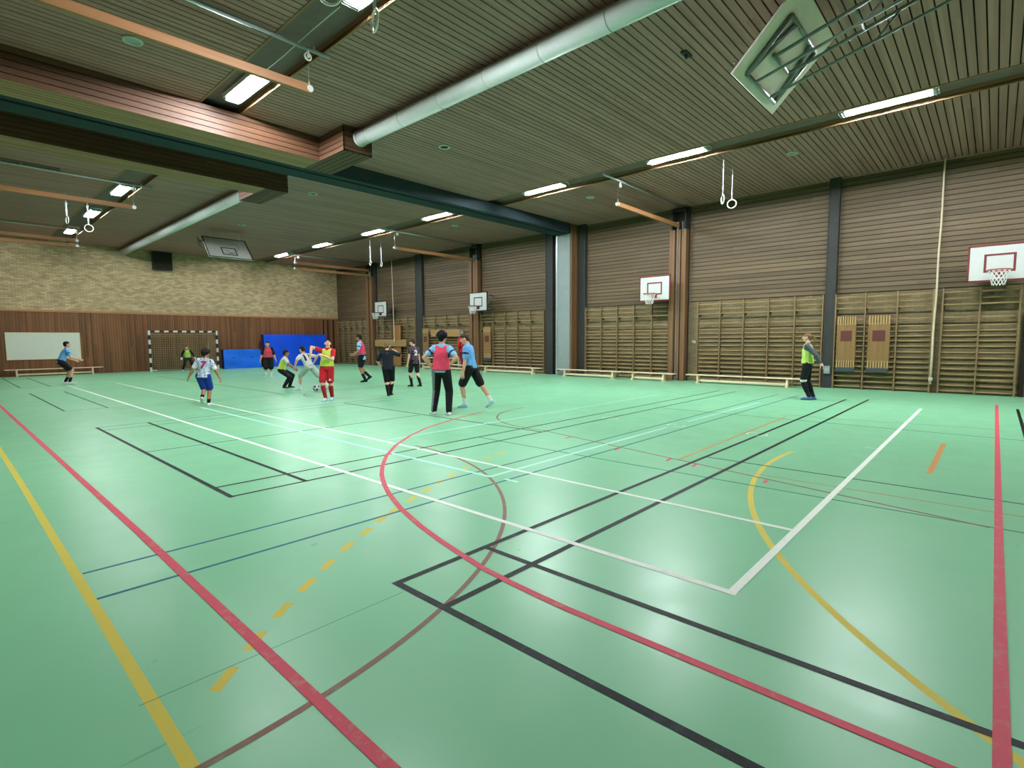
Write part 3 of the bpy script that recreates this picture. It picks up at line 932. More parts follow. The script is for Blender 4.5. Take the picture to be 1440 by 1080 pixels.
# ------------------------------------------------------------------ hoops on the right wall
def net_bm(bm, c, r0, r1, zt, zb, n=12, rows=5, rad=0.006):
    for s in (1, -1):
        for k in range(n):
            pts = []
            for j in range(rows + 1):
                f = j / rows
                a = 2 * PI * (k + s * 0.5 * j) / n
                r = r0 + (r1 - r0) * (f ** 0.7)
                pts.append((c[0] + r * math.cos(a), c[1] + r * math.sin(a), zt + (zb - zt) * f))
            tube(bm, pts, rad, 4, cap=False)
def hoop(y, label, edge, rim_m, wd=0.62, net=True, grp='practice hoops on the right wall'):
    t = thing('basketball_hoop', label, 'basketball hoop', (X1, y, 0), 0, grp)
    xf, z0, z1 = -0.80, 2.97, 3.88
    bm = bmesh.new(); bx(bm, xf, xf + 0.03, -wd, wd, z0, z1)
    bb = obj('backboard', bm, M['boardwhite'], t)
    bm = bmesh.new()
    e = 0.035
    for b in ((-wd - 0.01, wd + 0.01, z1 - e, z1 + 0.01), (-wd - 0.01, wd + 0.01, z0 - 0.01, z0 + e), (-wd - 0.01, -wd + e, z0, z1), (wd - e, wd + 0.01, z0, z1)):
        bx(bm, xf - 0.006, xf + 0.034, *b)
    obj('border', bm, edge, bb)
    bm = bmesh.new()
    zq0, zq1, yq, e = z0 + 0.22, z0 + 0.68, 0.30, 0.05
    for b in ((-yq, yq, zq1 - e, zq1), (-yq, yq, zq0, zq0 + e), (-yq, -yq + e, zq0 + e, zq1 - e), (yq - e, yq, zq0 + e, zq1 - e)):
        bx(bm, xf - 0.004, xf, *b)
    obj('target_square', bm, edge, bb)
    rc = (xf - 0.375, 0, z0 + 0.24)
    bm = bmesh.new()
    tube(bm, torus_pts(rc, 0.225, (1, 0, 0), (0, 1, 0), 28), 0.013, 8, closed=True)
    bx(bm, xf - 0.16, xf - 0.004, -0.075, 0.075, rc[2] - 0.015, rc[2] + 0.015)
    bx(bm, xf - 0.02, xf - 0.004, -0.10, 0.10, rc[2] - 0.14, rc[2] + 0.03)
    for s in (-1, 1):
        tube(bm, [(xf - 0.01, s * 0.06, rc[2] - 0.13), (rc[0] + 0.02, s * 0.22, rc[2] - 0.01)], 0.007, 5)
    rm = obj('rim', bm, rim_m, t)
    bm = bmesh.new()
    net_bm(bm, rc, 0.22, 0.12, rc[2] - 0.01, rc[2] - 0.38)
    obj('net', bm, M['net'], rm)
    bm = bmesh.new()
    for s in (-1, 1):
        for z in (z0 + 0.12, z1 - 0.12):
            tube(bm, [(xf + 0.03, s * wd * 0.7, z), (-0.035, s * wd * 0.45, z)], 0.02)
        tube(bm, [(xf + 0.05, s * wd * 0.7, z0 + 0.1), (xf + 0.05, s * wd * 0.7, z1 - 0.1)], 0.02)
        tube(bm, [(xf + 0.05, s * wd * 0.7, z0 + 0.12), (-0.035, s * wd * 0.45, z1 - 0.12)], 0.014)
    obj('wall_bracket', bm, M['frameG'], t)
hoop(0.02, 'basketball hoop with dark red edged white board at the right edge', M['dred'], M['hoop'], 0.61)
hoop(9.44, 'basketball hoop with dark red edged white board by the wooden guide post', M['dred'], M['hoop'], 0.61)
hoop(18.85, 'basketball hoop with black edged white board left of the pillar', M['black'], M['dred'])
hoop(27.22, 'smallest and farthest wall basketball hoop, black target on white board', M['black'], M['black'])

# ------------------------------------------------------------------ hoisted backboards under the ceiling
def ceiling_board(far):
    xc = 8.97 if far else 8.62
    if far:
        b0, b1 = Vector((xc, 24.50, 5.13)), Vector((xc, 25.36, 6.08))
        sgn = 1.0
    else:
        b0, b1 = Vector((xc, 2.90, 5.23)), Vector((xc, 2.05, 6.10))
        sgn = -1.0
    t = thing('ceiling_backboard', 'white black-edged basketball board folded up under the far ceiling' if far else 'pale green back of a basketball board folded up under the near ceiling', 'basketball hoop', (xc, b0.y, 0), 0, 'basketball boards hoisted to the ceiling')
    O_ = Vector((xc, b0.y, 0))
    up = (b1 - b0); hb = up.length; up.normalize()
    xa = Vector((1, 0, 0))
    nr = xa.cross(up).normalized()            # front normal
    if far and nr.y > 0: nr = -nr
    if (not far) and nr.y < 0: nr = -nr
    R = Matrix((xa, nr, up)).transposed()
    P = lambda x, n, u: (b0 - O_) + xa * x + nr * n + up * u
    hw = 0.90
    bm = bmesh.new(); obx(bm, P(0, 0, hb / 2), (2 * hw, 0.03, hb), R)
    bb = obj('backboard', bm, M['boardwhite'] if far else M['boardback'], t)
    bm = bmesh.new(); e = 0.045
    for cx_, cu, sx, su in ((0, e / 2, 2 * hw, e), (0, hb - e / 2, 2 * hw, e), (-hw + e / 2, hb / 2, e, hb - 2 * e), (hw - e / 2, hb / 2, e, hb - 2 * e)):
        obx(bm, P(cx_, 0.017, cu), (sx, 0.006, su), R)
    for cx_, cu, sx, su in ((0, 0.22, 0.6, e), (0, 0.64, 0.6, e), (-0.28, 0.43, e, 0.42), (0.28, 0.43, e, 0.42)):
        obx(bm, P(cx_, 0.017, cu), (sx, 0.006, su), R)
    obj('painted_border', bm, M['black'], bb)
    bm = bmesh.new()
    c = P(0, 0.36, 0.2)
    tube(bm, torus_pts(c, 0.225, xa, nr, 24), 0.011, 6, closed=True)
    obx(bm, P(0, 0.08, 0.2), (0.12, 0.13, 0.03), R)
    obj('rim', bm, M['frameG'] if far else M['hoop'], t)
    # steel frame on the back
    bm = bmesh.new()
    m = -0.05
    fr = 0.03
    for a, b in (((-0.62, m, 0.12), (0.62, m, 0.12)), ((-0.62, m, 0.12), (-0.40, m, 0.88)), ((0.62, m, 0.12), (0.40, m, 0.88)), ((-0.62, m, 0.12), (-0.62, m, 0.92)), ((0.62, m, 0.12), (0.62, m, 0.92)), ((-0.62, m, 0.92), (0.62, m, 0.92)), ((-0.35, m, 0.50), (0.35, m, 0.50)),
                 ((-0.62, m, 0.5), (-0.3, m, 0.92)), ((0.62, m, 0.5), (0.3, m, 0.92))):
        tube(bm, [P(*a), P(*b)], fr, 6)
    obj('back_frame', bm, M['frameG'], t)
    # arms towards the ceiling
    bm = bmesh.new()
    s = 1 if far else -1
    ye = 2.7
    for x in (-0.33, 0.33):
        a = P(x, m - 0.02, 0.5)
        e1 = Vector((x, a.y + s * ye, ZC - 0.12))
        tube(bm, [a, e1], 0.024, 6)
        a2 = P(x, m - 0.02, 0.12)
        e2 = Vector((x, a2.y + s * ye, ZC - 0.45))
        tube(bm, [a2, e2, e1], 0.02, 6)
        tube(bm, [e1, Vector((x, e1.y, ZC))], 0.024, 6)
        mid = (a + e1) / 2; mid2 = (a2 + e2) / 2
        tube(bm, [mid, mid2], 0.016, 6)
    for f in (0.35, 0.7, 1.0):
        q = P(0, m - 0.02, 0.5)
        y = q.y + s * ye * f; z = q.z + (ZC - 0.12 - q.z) * f
        tube(bm, [Vector((-0.33, y, z)), Vector((0.33, y, z))], 0.02, 6)
    obj('hoist_arm', bm, M['frameG'], t)
    bm = bmesh.new()
    for x in (-0.6, 0.6):
        tube(bm, [P(x, m, 0.9), Vector((x, P(x, m, 0.9).y, ZC))], 0.008, 5)
    obj('hoist_wire', bm, M['wire'], t)
ceiling_board(True)
ceiling_board(False)

# ------------------------------------------------------------------ end wall: whiteboard, goal, mats, loudspeaker
t = thing('whiteboard', 'long plain white board on the wooden end wall above the bench', 'whiteboard', (3.62, Y1, 0))
bm = bmesh.new(); bx(bm, -1.32, 1.32, -0.035, -0.005, 0.80, 2.02); obj('board_surface', bm, M['whiteboard'], t)
bm = bmesh.new()
for b in ((-1.35, 1.35, 2.02, 2.05), (-1.35, 1.35, 0.77, 0.80), (-1.35, -1.32, 0.80, 2.02), (1.32, 1.35, 0.80, 2.02)):
    bx(bm, b[0], b[1], -0.045, -0.002, b[2], b[3])
obj('frame', bm, M['benchwoodX'], t)

t = thing('handball_goal', 'black and white striped goal with net in front of the wooden end wall', 'goal', (9.26, 32.55, 0))
hwg, hg, s8 = 1.62, 2.16, 0.09
def striped(bm, a, b, n, first):
    a, b = Vector(a), Vector(b)
    for i in range(n):
        p, q = a + (b - a) * i / n, a + (b - a) * (i + 1) / n
        lo = [min(p[k], q[k]) for k in range(3)]; hi = [max(p[k], q[k]) for k in range(3)]
        for k in range(3):
            if hi[k] - lo[k] < 1e-6:
                lo[k] -= s8 / 2; hi[k] += s8 / 2
        bx(bm, lo[0], hi[0], lo[1], hi[1], lo[2], hi[2], (i + first) % 2)
for s in (-1, 1):
    bm = bmesh.new()
    striped(bm, (s * hwg, 0, 0), (s * hwg, 0, hg), 9, 1)
    obj('goal_post', bm, [M['black'], M['white']], t)
bm = bmesh.new()
striped(bm, (-hwg + s8 / 2, 0, hg - s8 / 2), (hwg - s8 / 2, 0, hg - s8 / 2), 15, 0)
obj('crossbar', bm, [M['black'], M['white']], t)
bm = bmesh.new()
for s in (-1, 1):
    tube(bm, [(s * (hwg - 0.05), 0, hg - 0.1), (s * (hwg - 0.2), 0.75, hg - 0.15), (s * (hwg - 0.2), 0.92, 0.05), (s * hwg, 0.0, 0.04)], 0.018, 6)
tube(bm, [(-(hwg - 0.2), 0.92, 0.05), (hwg - 0.2, 0.92, 0.05)], 0.018, 6)
obj('rear_frame', bm, M['white'], t)
bm = bmesh.new()
hb_ = hwg - 0.2
for i in range(29):
    x = -hb_ + 2 * hb_ * i / 28
    sag = 0.03 * math.sin(i * 1.7)
    tube(bm, [(x * hwg / hb_, 0.03, hg - 0.1), (x, 0.74 + sag, hg - 0.2), (x, 0.86 + sag, 1.0), (x, 0.9, 0.03)], 0.008, 4, cap=False)
for j in range(20):
    z = 0.06 + (hg - 0.26) * j / 19
    y = 0.9 - 0.15 * (z / 2)
    tube(bm, [(-hwg, 0.03, z), (-hb_, y, z), (-hb_ / 2, y + 0.03, z - 0.01), (0, y, z), (hb_ / 2, y + 0.03, z - 0.01), (hb_, y, z), (hwg, 0.03, z)], 0.008, 4, cap=False)
for s in (-1, 1):
    for k in range(1, 8):
        f = k / 8
        x = s * (hwg + (hb_ - hwg) * f)
        tube(bm, [(x, 0.75 * f, hg - 0.12), (x, 0.9 * f, 0.04)], 0.006, 4, cap=False)
obj('net', bm, M['gnet'], t)
bm = bmesh.new(); bmesh.ops.create_uvsphere(bm, u_segments=12, v_segments=8, radius=0.16, matrix=Matrix.Translation((0, 0, 0.05)) @ Matrix.Diagonal((1, 0.7, 0.3, 1)))
o = obj('net_bag', bm, M['white']); o.location = (7.84, 32.85, 0); tag(o, 'small white bundle on the floor at the left goal post', 'bundle')

def crash_mat(name, b, label, mat, lean=0.0):
    t = thing(name, label, 'gym mat', (b[0], b[2], 0), 0, 'blue gym mats against the end wall')
    W, D, Hh = b[1] - b[0], b[3] - b[2], b[4]
    bm = bmesh.new()
    bx(bm, 0, W, 0, D, 0, Hh)
    bmesh.ops.subdivide_edges(bm, edges=bm.edges[:], cuts=14, use_grid_fill=True)
    r = random.Random(int(W * 100))
    for v in bm.verts:
        if v.co.y < 1e-4 and 0.02 < v.co.z < Hh - 0.02:
            v.co.y += 0.015 * math.sin(v.co.x * 5 + v.co.z * 3) + 0.012 * math.sin(v.co.z * 9 + v.co.x * 1.5) + r.uniform(-.003, .003)
        v.co.y += lean * v.co.z
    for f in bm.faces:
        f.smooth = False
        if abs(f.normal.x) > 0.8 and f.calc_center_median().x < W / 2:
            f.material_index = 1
    mb_ = obj('mat_body', bm, [mat, M['matside']], t)
    bm = bmesh.new()
    tube(bm, [(0.02, -0.005 + lean * Hh, Hh - 0.01), (W - 0.02, -0.005 + lean * Hh, Hh - 0.01)], 0.012, 6)
    tube(bm, [(0.02, -0.005, 0.02), (W - 0.02, -0.005, 0.02)], 0.012, 6)
    obj('seam', bm, mat, mb_)
    bm = bmesh.new()
    for f in (0.25, 0.75):
        tube(bm, [(W * f - 0.1, lean * Hh * 0.6, Hh * 0.6), (W * f - 0.08, -0.04 + lean * Hh * 0.6, Hh * 0.58), (W * f + 0.08, -0.04 + lean * Hh * 0.6, Hh * 0.58), (W * f + 0.1, lean * Hh * 0.6, Hh * 0.6)], 0.01, 5)
    obj('handle', bm, M['matside'], mb_)
crash_mat('crash_mat', (11.15, 13.2, 32.35, 32.75, 1.10), 'small low blue mat standing right of the striped goal', M['matblue'], 0.06)
crash_mat('crash_mat', (13.62, 17.7, 32.7, 33.10, 1.97), 'large tall blue mat standing against the end wall near the corner', M['matblue2'], 0.1)

t = thing('loudspeaker', 'black box loudspeaker high on the brick end wall by the far duct', 'loudspeaker', (8.66, Y1 - 0.0, 5.42))
bm = bmesh.new(); bx(bm, -0.45, 0.45, -0.32, -0.04, 0, 0.94); obj('cabinet', bm, M['black'], t, bevel=0.012)
bm = bmesh.new(); bx(bm, -0.41, 0.41, -0.335, -0.32, 0.04, 0.90); obj('grille', bm, M['gap'], t)
bm = bmesh.new(); bx(bm, -0.1, 0.1, -0.04, 0.0, 0.3, 0.6); obj('wall_bracket', bm, M['darksteel'], t)

t = thing('socket_box', 'small grey wall box low on the dark column behind the person on the right', 'socket box', (18.82, 3.84, 0.45))
bm = bmesh.new(); bx(bm, -0.08, 0, -0.085, 0.085, 0, 0.24); obj('housing', bm, M['pillar'], t, bevel=0.01)
bm = bmesh.new(); bx(bm, -0.09, -0.08, -0.05, 0.05, 0.06, 0.18); obj('cover', bm, M['socket'], t)
t = thing('wall_hook', 'small white hook at the end of the wall bars by the guide post', 'hook', (19.04, 8.22, 1.44))
bm = bmesh.new(); bx(bm, -0.02, 0.01, -0.03, 0.03, -0.05, 0.05); obj('plate', bm, M['white'], t)
bm = bmesh.new(); tube(bm, [(-0.02, 0, 0.0), (-0.2, 0, 0.0), (-0.22, 0, 0.05)], 0.014); obj('prong', bm, M['white'], t)
bm = bmesh.new()
tube(bm, [(4.33, 7.3, ZC + 0.02), (4.32, 8.2, ZC - 0.0), (4.35, 9.2, ZC + 0.0), (4.37, 10.15, ZC + 0.02)], 0.008, 6)
tag(obj('lamp_cable', bm, M['wire']), 'thin pale cable running between the two near left ceiling lights', 'cable')

# ------------------------------------------------------------------ people
def hull_into(dst, items, mi=0):
    """convex hull of ellipsoids: items = [(centre, (rx, ry, rz), 3x3 rotation or None)]"""
    b = bmesh.new()
    for c, r, R in items:
        if isinstance(r, (int, float)):
            r = (r, r, r)
        mt = Matrix.Translation(Vector(c)) @ ((R or Matrix.Identity(3)).to_4x4()) @ Matrix.Diagonal((r[0], r[1], r[2], 1))
        bmesh.ops.create_icosphere(b, subdivisions=2, radius=1.0, matrix=mt)
    if len(items) > 1:
        res = bmesh.ops.convex_hull(b, input=b.verts[:])
        kill = [e for e in res['geom_interior'] if isinstance(e, bmesh.types.BMVert)]
        bmesh.ops.delete(b, geom=kill, context='VERTS')
    me = bpy.data.meshes.new('tmp')
    b.to_mesh(me); b.free()
    dst.from_mesh(me)
    bpy.data.meshes.remove(me)

def remeshed(name, bm, mats, parent, voxel, smooth=2, classify=None):
    me = bpy.data.meshes.new(name)
    bm.to_mesh(me); bm.free()
    o = bpy.data.objects.new(name, me)
    C.objects.link(o)
    m = o.modifiers.new('r', 'REMESH'); m.mode = 'VOXEL'; m.voxel_size = voxel; m.use_smooth_shade = True
    if smooth:
        s = o.modifiers.new('s', 'SMOOTH'); s.factor = 0.5; s.iterations = smooth
    dg = bpy.context.evaluated_depsgraph_get()
    nm = bpy.data.meshes.new_from_object(o.evaluated_get(dg))
    nm.name = name
    o.modifiers.clear()
    o.data = nm
    bpy.data.meshes.remove(me)
    nm.materials.clear()
    for x in (mats if isinstance(mats, (list, tuple)) else [mats]):
        nm.materials.append(x)
    if classify:
        for p in nm.polygons:
            p.material_index = classify(p.center)
    nm.polygons.foreach_set('use_smooth', [True] * len(nm.polygons))
    o.parent = parent
    return o

def ik(a, t, l1, l2, pole):
    a, t = Vector(a), Vector(t)
    d = t - a
    L = min(d.length, (l1 + l2) * 0.998)
    dn = d.normalized()
    t = a + dn * L
    x = (l1 * l1 - l2 * l2 + L * L) / (2 * L)
    hgt = math.sqrt(max(0.0, l1 * l1 - x * x))
    p = Vector(pole)
    p = (p - dn * p.dot(dn))
    p = p.normalized() if p.length > 1e-5 else frame_of(dn)[0]
    return a + dn * x + p * hgt, t

SK = {}
def cloth(name, rgb, rough=0.8):
    if name not in SK:
        SK[name] = plain(name, lin(*rgb), rough, var=0.10, scale=14.0, spec=0.2, bump=0.15)
    return SK[name]
def skin(name, rgb):
    return cloth(name, rgb, 0.55)
EYE = plain('eye_dark', lin(40, 30, 26), 0.3)
LIP = plain('lip_pink', lin(168, 98, 88), 0.5)

RZm = lambda d: Matrix.Rotation(math.radians(d), 3, 'Z')
RXm = lambda d: Matrix.Rotation(math.radians(d), 3, 'X')
RYm = lambda d: Matrix.Rotation(math.radians(d), 3, 'Y')

def person(label, xy, view, H, pose, fit, z0=0.0):
    """view: 0 = facing away from the camera, 90 = facing picture right, 180 = facing the camera"""
    az = math.degrees(math.atan2(xy[1], xy[0]))
    root = thing('person', label, 'person', (xy[0], xy[1], z0), math.radians(az - 90 - view), 'people in the sports hall')
    s = H / 1.75
    g = fit.get('girth', 1.0)
    hs = fit.get('head', 1.0 if H > 1.65 else 1.08)
    P = dict(pel=(0, 0.03, 0.935), lean=4, side=0, twist=0, hyaw=0, hpitch=0, htilt=0, lf=(-0.11, 0, 0), rf=(0.11, 0, 0), lt=8, rt=-8, lp=0, rp=0,
             lh=(-0.27, 0.05, 0.82), rh=(0.27, 0.05, 0.82), le=(-0.4, -1, 0), re=(0.4, -1, 0), lk=(-0.1, 1, 0), rk=(0.1, 1, 0))
    P.update(pose)
    V = lambda p: Vector(p)
    pel = V(P['pel'])
    R = RZm(P['twist']) @ RXm(-P['lean']) @ RYm(P['side'])
    Rp = RZm(P['twist'] * 0.3) @ RXm(-P['lean'] * 0.4) @ RYm(P['side'] * 0.4)
    T = lambda x, y, z: pel + R @ V((x, y, z))
    Rh = RZm(P['twist'] + P['hyaw']) @ RXm(-(P['lean'] * 0.35 + P['hpitch'])) @ RYm(P['side'] * 0.3 + P['htilt'])
    neck = T(0, -0.005, 0.50)
    hc = neck + Rh @ V((0, 0.03, 0.145))
    J = {}
    for k, sx in (('l', -1), ('r', 1)):
        hip = pel + Rp @ V((sx * 0.09, 0, -0.02))
        f = V(P[k + 'f'])
        tw, pt = P[k + 't'], P[k + 'p']
        Rf = RZm(tw) @ RXm(-pt)
        ank = f + Rf @ V((0, -0.05, 0.085))
        if pt > 5:        # on the ball of the foot
            ank = f + V((0, 0, 0.01)) + Rf @ V((0, -0.13, 0.085))
        knee, ank = ik(hip, ank, 0.44, 0.42, P[k + 'k'])
        sh = T(sx * 0.158, 0, 0.435)
        elb, wr_ = ik(sh, P[k + 'h'], 0.29, 0.255, P[k + 'e'])
        J[k] = dict(hip=hip, knee=knee, ank=ank, Rf=Rf, sh=sh, elb=elb, wr=wr_, f=f)
    S = lambda v: Vector(v) * s
    def H_(bm, *items):
        hull_into(bm, [(S(c), (tuple(q * s for q in r) if isinstance(r, tuple) else r * s), RR) for c, r, RR in items])
    # ---------------- body
    bm = bmesh.new()
    tr = [(pel, (0.150 * g, 0.105 * g, 0.10), Rp), (T(0, 0, 0.17), (0.130 * g, 0.092 * g, 0.08), R), (T(0, 0.0, 0.33), (0.150 * g, 0.105 * g, 0.12), R)]
    H_(bm, tr[0], tr[1]); H_(bm, tr[1], tr[2])
    H_(bm, tr[2], (T(-0.13, 0, 0.43), 0.06, R), (T(0.13, 0, 0.43), 0.06, R))
    H_(bm, (T(0, -0.01, 0.44), 0.068, None), (hc + Rh @ V((0, -0.02, -0.07)) * hs, 0.054, None))
    h = hs
    Hd = lambda x, y, z: hc + Rh @ V((x, y, z)) * h
    H_(bm, (Hd(0, -0.012, 0.025), (0.076 * h, 0.094 * h, 0.088 * h), Rh))
    H_(bm, (Hd(0, 0.012, 0.0), (0.068 * h, 0.078 * h, 0.08 * h), Rh), (Hd(0, 0.035, -0.075), (0.040 * h, 0.040 * h, 0.032 * h), Rh))
    H_(bm, (Hd(0, 0.088, 0.018), 0.010 * h, None), (Hd(0, 0.108, -0.022), (0.015 * h, 0.012 * h, 0.011 * h), Rh))
    for sx in (-1, 1):
        H_(bm, (Hd(sx * 0.078, -0.005, 0.0), (0.010 * h, 0.020 * h, 0.031 * h), Rh @ RZm(-sx * 20)))
    for k, sx in (('l', -1), ('r', 1)):
        j = J[k]
        H_(bm, (j['sh'], 0.056 * g, None), (j['elb'], 0.040 * g, None))
        H_(bm, (j['elb'], 0.040 * g, None), (j['elb'].lerp(j['wr'], 0.3), 0.041 * g, None))
        H_(bm, (j['elb'].lerp(j['wr'], 0.3), 0.041 * g, None), (j['wr'], 0.026, None))
        H_(bm, (j['hip'], 0.088 * g, None), (j['knee'], 0.056 * g, None))
        cf = j['knee'].lerp(j['ank'], 0.32)
        bk = (j['ank'] - j['knee']).normalized().cross(Rp @ V((1, 0, 0)))
        cf = cf + bk * (-0.012 if bk.y > 0 else 0.012)
        H_(bm, (j['knee'], 0.054 * g, None), (cf, 0.056 * g, None))
        H_(bm, (cf, 0.056 * g, None), (j['ank'], 0.038, None))
        H_(bm, (j['ank'] + j['Rf'] @ V((0, -0.01, -0.045)), (0.035, 0.045, 0.035), j['Rf']), (j['ank'] + j['Rf'] @ V((0, 0.135, -0.062)), (0.042, 0.035, 0.02), j['Rf']), (j['ank'], 0.034, None))
        # hand: palm, four fingers, thumb
        fw = (j['wr'] - j['elb']).normalized()
        if k + 'd' in P:
            fw = V(P[k + 'd']).normalized()
        inw = V(P.get(k + 'n', (-sx, 0.1, 0)))
        n = (inw - fw * inw.dot(fw)).normalized()
        a = fw.cross(n).normalized()
        if a.dot(V((0, 1, 0.2))) < 0: a = -a          # towards the thumb side
        w0 = j['wr']
        kn = [w0 + fw * q + a * o_ for q, o_ in ((0.086, 0.030), (0.092, 0.011), (0.088, -0.009), (0.078, -0.028))]
        H_(bm, (w0, (0.024), None), *[(q, 0.0125, None) for q in kn])
        curl = P.get(k + 'c', 22)
        for i, (q, ln) in enumerate(zip(kn, (0.070, 0.080, 0.074, 0.058))):
            sp = math.radians((9, 3, -3, -10)[i])
            d0 = (fw * math.cos(sp) + a * math.sin(sp)).normalized()
            p = q
            for sgm, (fr, th) in enumerate(((0.5, curl), (0.3, curl * 1.9), (0.2, curl * 2.5))):
                an = math.radians(th)
                d = d0 * math.cos(an) + n * math.sin(an)
                p2 = p + d * ln * fr
                H_(bm, (p, 0.0088 - 0.0008 * sgm, None), (p2, 0.0082 - 0.0008 * sgm, None))
                p = p2
        t0 = w0 + fw * 0.028 + a * 0.022
        t1 = t0 + (fw * 0.6 + a * 0.75 + n * 0.3).normalized() * 0.042
        t2 = t1 + (fw * 0.85 + a * 0.35 + n * 0.35).normalized() * 0.032
        H_(bm, (t0, 0.013, None), (t1, 0.0105, None)); H_(bm, (t1, 0.0105, None), (t2, 0.0085, None))
    RhT = Rh.transposed()
    def cls(c):
        q = RhT @ (Vector(c) / s - hc) / h
        if q.length > 0.16 or q.y < 0.045:
            return 0
        ax = abs(q.x)
        if abs(ax - 0.031) < 0.014 and abs(q.z - 0.012) < 0.0075: return 1
        if abs(ax - 0.031) < 0.019 and abs(q.z - 0.036) < 0.006: return 2
        if ax < 0.022 and abs(q.z + 0.060) < 0.0065: return 3
        return 0
    hair_m = fit.get('hair', cloth('hair_dark', (30, 24, 22)))
    body = remeshed('body', bm, [fit['skin'], EYE, hair_m, LIP], root, 0.0062 * s, 2, cls)
    # ---------------- hair
    bm = bmesh.new()
    st = fit.get('style', 'short')
    if st == 'short':
        H_(bm, (Hd(0, -0.020, 0.048), (0.083 * h, 0.096 * h, 0.082 * h), Rh))
        H_(bm, (Hd(0, -0.055, 0.0), (0.074 * h, 0.062 * h, 0.07 * h), Rh))
        H_(bm, (Hd(-0.036, 0.048, 0.086), (0.028 * h, 0.024 * h, 0.020 * h), Rh), (Hd(0.036, 0.048, 0.086), (0.028 * h, 0.024 * h, 0.020 * h), Rh))
    elif st == 'puffy':
        for x, y, z, r in ((0, -0.02, 0.07, .098), (-0.04, 0.018, 0.078, .064), (0.04, 0.018, 0.078, .064), (0, -0.07, 0.04, .083), (-0.05, -0.04, 0.05, .072), (0.05, -0.04, 0.05, .072), (-0.02, 0.032, 0.100, .042), (0.025, 0.030, 0.098, .042), (-0.07, -0.01, 0.055, .034), (0.07, -0.01, 0.055, .034), (-0.055, -0.07, 0.09, .04), (0.05, -0.075, 0.085, .04), (0, -0.075, -0.015, .062)):
            H_(bm, (Hd(x, y, z), r * h, None))
    elif st == 'pony':
        H_(bm, (Hd(0, -0.018, 0.040), (0.083 * h, 0.097 * h, 0.084 * h), Rh))
        H_(bm, (Hd(0, -0.06, 0.0), (0.07 * h, 0.055 * h, 0.07 * h), Rh))
        pts = [(0, -0.105, 0.05), (0, -0.155, 0.03), (0, -0.175, -0.05), (0, -0.165, -0.15), (0.01, -0.15, -0.24)]
        for (p, q), (r0, r1) in zip(zip(pts, pts[1:]), ((.018, .026), (.026, .026), (.026, .02), (.02, .008))):
            H_(bm, (Hd(*p), r0 * h, None), (Hd(*q), r1 * h, None))
    if st == 'hat':
        H_(bm, (Hd(0, -0.055, 0.0), (0.074 * h, 0.062 * h, 0.07 * h), Rh))
    remeshed('hair', bm, hair_m, root, 0.009 * s, 2)
    if st == 'hat':
        bm = bmesh.new()
        H_(bm, (Hd(0, -0.012, 0.055), (0.092 * h, 0.108 * h, 0.075 * h), Rh), (Hd(0, -0.015, 0.115), (0.07 * h, 0.08 * h, 0.05 * h), Rh))
        H_(bm, (Hd(-0.05, 0.0, 0.155), 0.014, None), (Hd(-0.055, 0.0, 0.205), 0.008, None))
        H_(bm, (Hd(0.05, 0.0, 0.155), 0.014, None), (Hd(0.055, 0.0, 0.205), 0.008, None))
        zt = 0.165
        def hc_cls(c):
            q = RhT @ (Vector(c) / s - hc) / h
            return 1 if q.z > zt else 0
        remeshed('hat', bm, [cloth('hat_grey_teal', (112, 140, 132)), M['white']], root, 0.009 * s, 1, hc_cls)
    # ---------------- lower clothing
    v = 0.0090 * s
    lo = fit['lower']
    bm = bmesh.new()
    pb = [(pel + Rp @ V((0, 0, 0.05)), (0.160 * g, 0.118 * g, 0.04), Rp), (pel + Rp @ V((0, 0, -0.06)), (0.172 * g, 0.128 * g, 0.06), Rp)]
    H_(bm, *pb)
    lg = fit.get('leg_to', 0.72)          # how far down the thigh the shorts reach
    fl = fit.get('flare', 1.0)
    for k, sx in (('l', -1), ('r', 1)):
        j = J[k]
        if lo == 'pants':
            H_(bm, (j['hip'], 0.112 * g, None), (j['knee'], 0.084 * g, None))
            H_(bm, (j['knee'], 0.084 * g, None), (j['ank'] + V((0, 0, 0.0)), 0.062, None))
        else:
            e = j['hip'].lerp(j['knee'], lg)
            H_(bm, (j['hip'], 0.108 * g, None), (e, 0.088 * g * fl, None))
    lm = fit['lower_mats']
    lc = fit.get('lower_cls')
    low = remeshed('trousers' if lo == 'pants' else 'shorts', bm, lm, root, v, 5, (lambda c: lc(Vector(c) / s, J, pel)) if lc else None)
    if fit.get('lower_label'): low['label'] = fit['lower_label']
    # ---------------- leggings / socks / shoes
    for k, sx in (('l', -1), ('r', 1)):
        j = J[k]
        if fit.get('leggings'):
            bm = bmesh.new()
            a0 = j['hip'].lerp(j['knee'], 0.5)
            H_(bm, (a0, 0.082 * g, None), (j['knee'], 0.066 * g, None))
            H_(bm, (j['knee'], 0.072 * g, None), (j['knee'].lerp(j['ank'], 0.34), 0.080 * g, None)); H_(bm, (j['knee'].lerp(j['ank'], 0.34), 0.080 * g, None), (j['knee'].lerp(j['ank'], 0.68), 0.060 * g, None))
            remeshed('legging', bm, fit['legging_mat'], root, v, 1)
        if fit.get('sock') and lo != 'pants':
            bm = bmesh.new()
            st_ = fit['sock']            # start fraction knee -> ankle
            p = j['knee'].lerp(j['ank'], st_)
            if st_ < 0.35:
                c = j['knee'].lerp(j['ank'], 0.36)
                H_(bm, (p, 0.062 * g, None), (c, 0.066 * g, None)); H_(bm, (c, 0.066 * g, None), (j['ank'], 0.047, None))
            else:
                H_(bm, (p, 0.060 if st_ < 0.6 else 0.052, None), (j['ank'], 0.047, None))
            remeshed('sock', bm, fit['sock_mat'], root, 0.009 * s, 1)
        bm = bmesh.new()
        A, Rf = j['ank'], j['Rf']
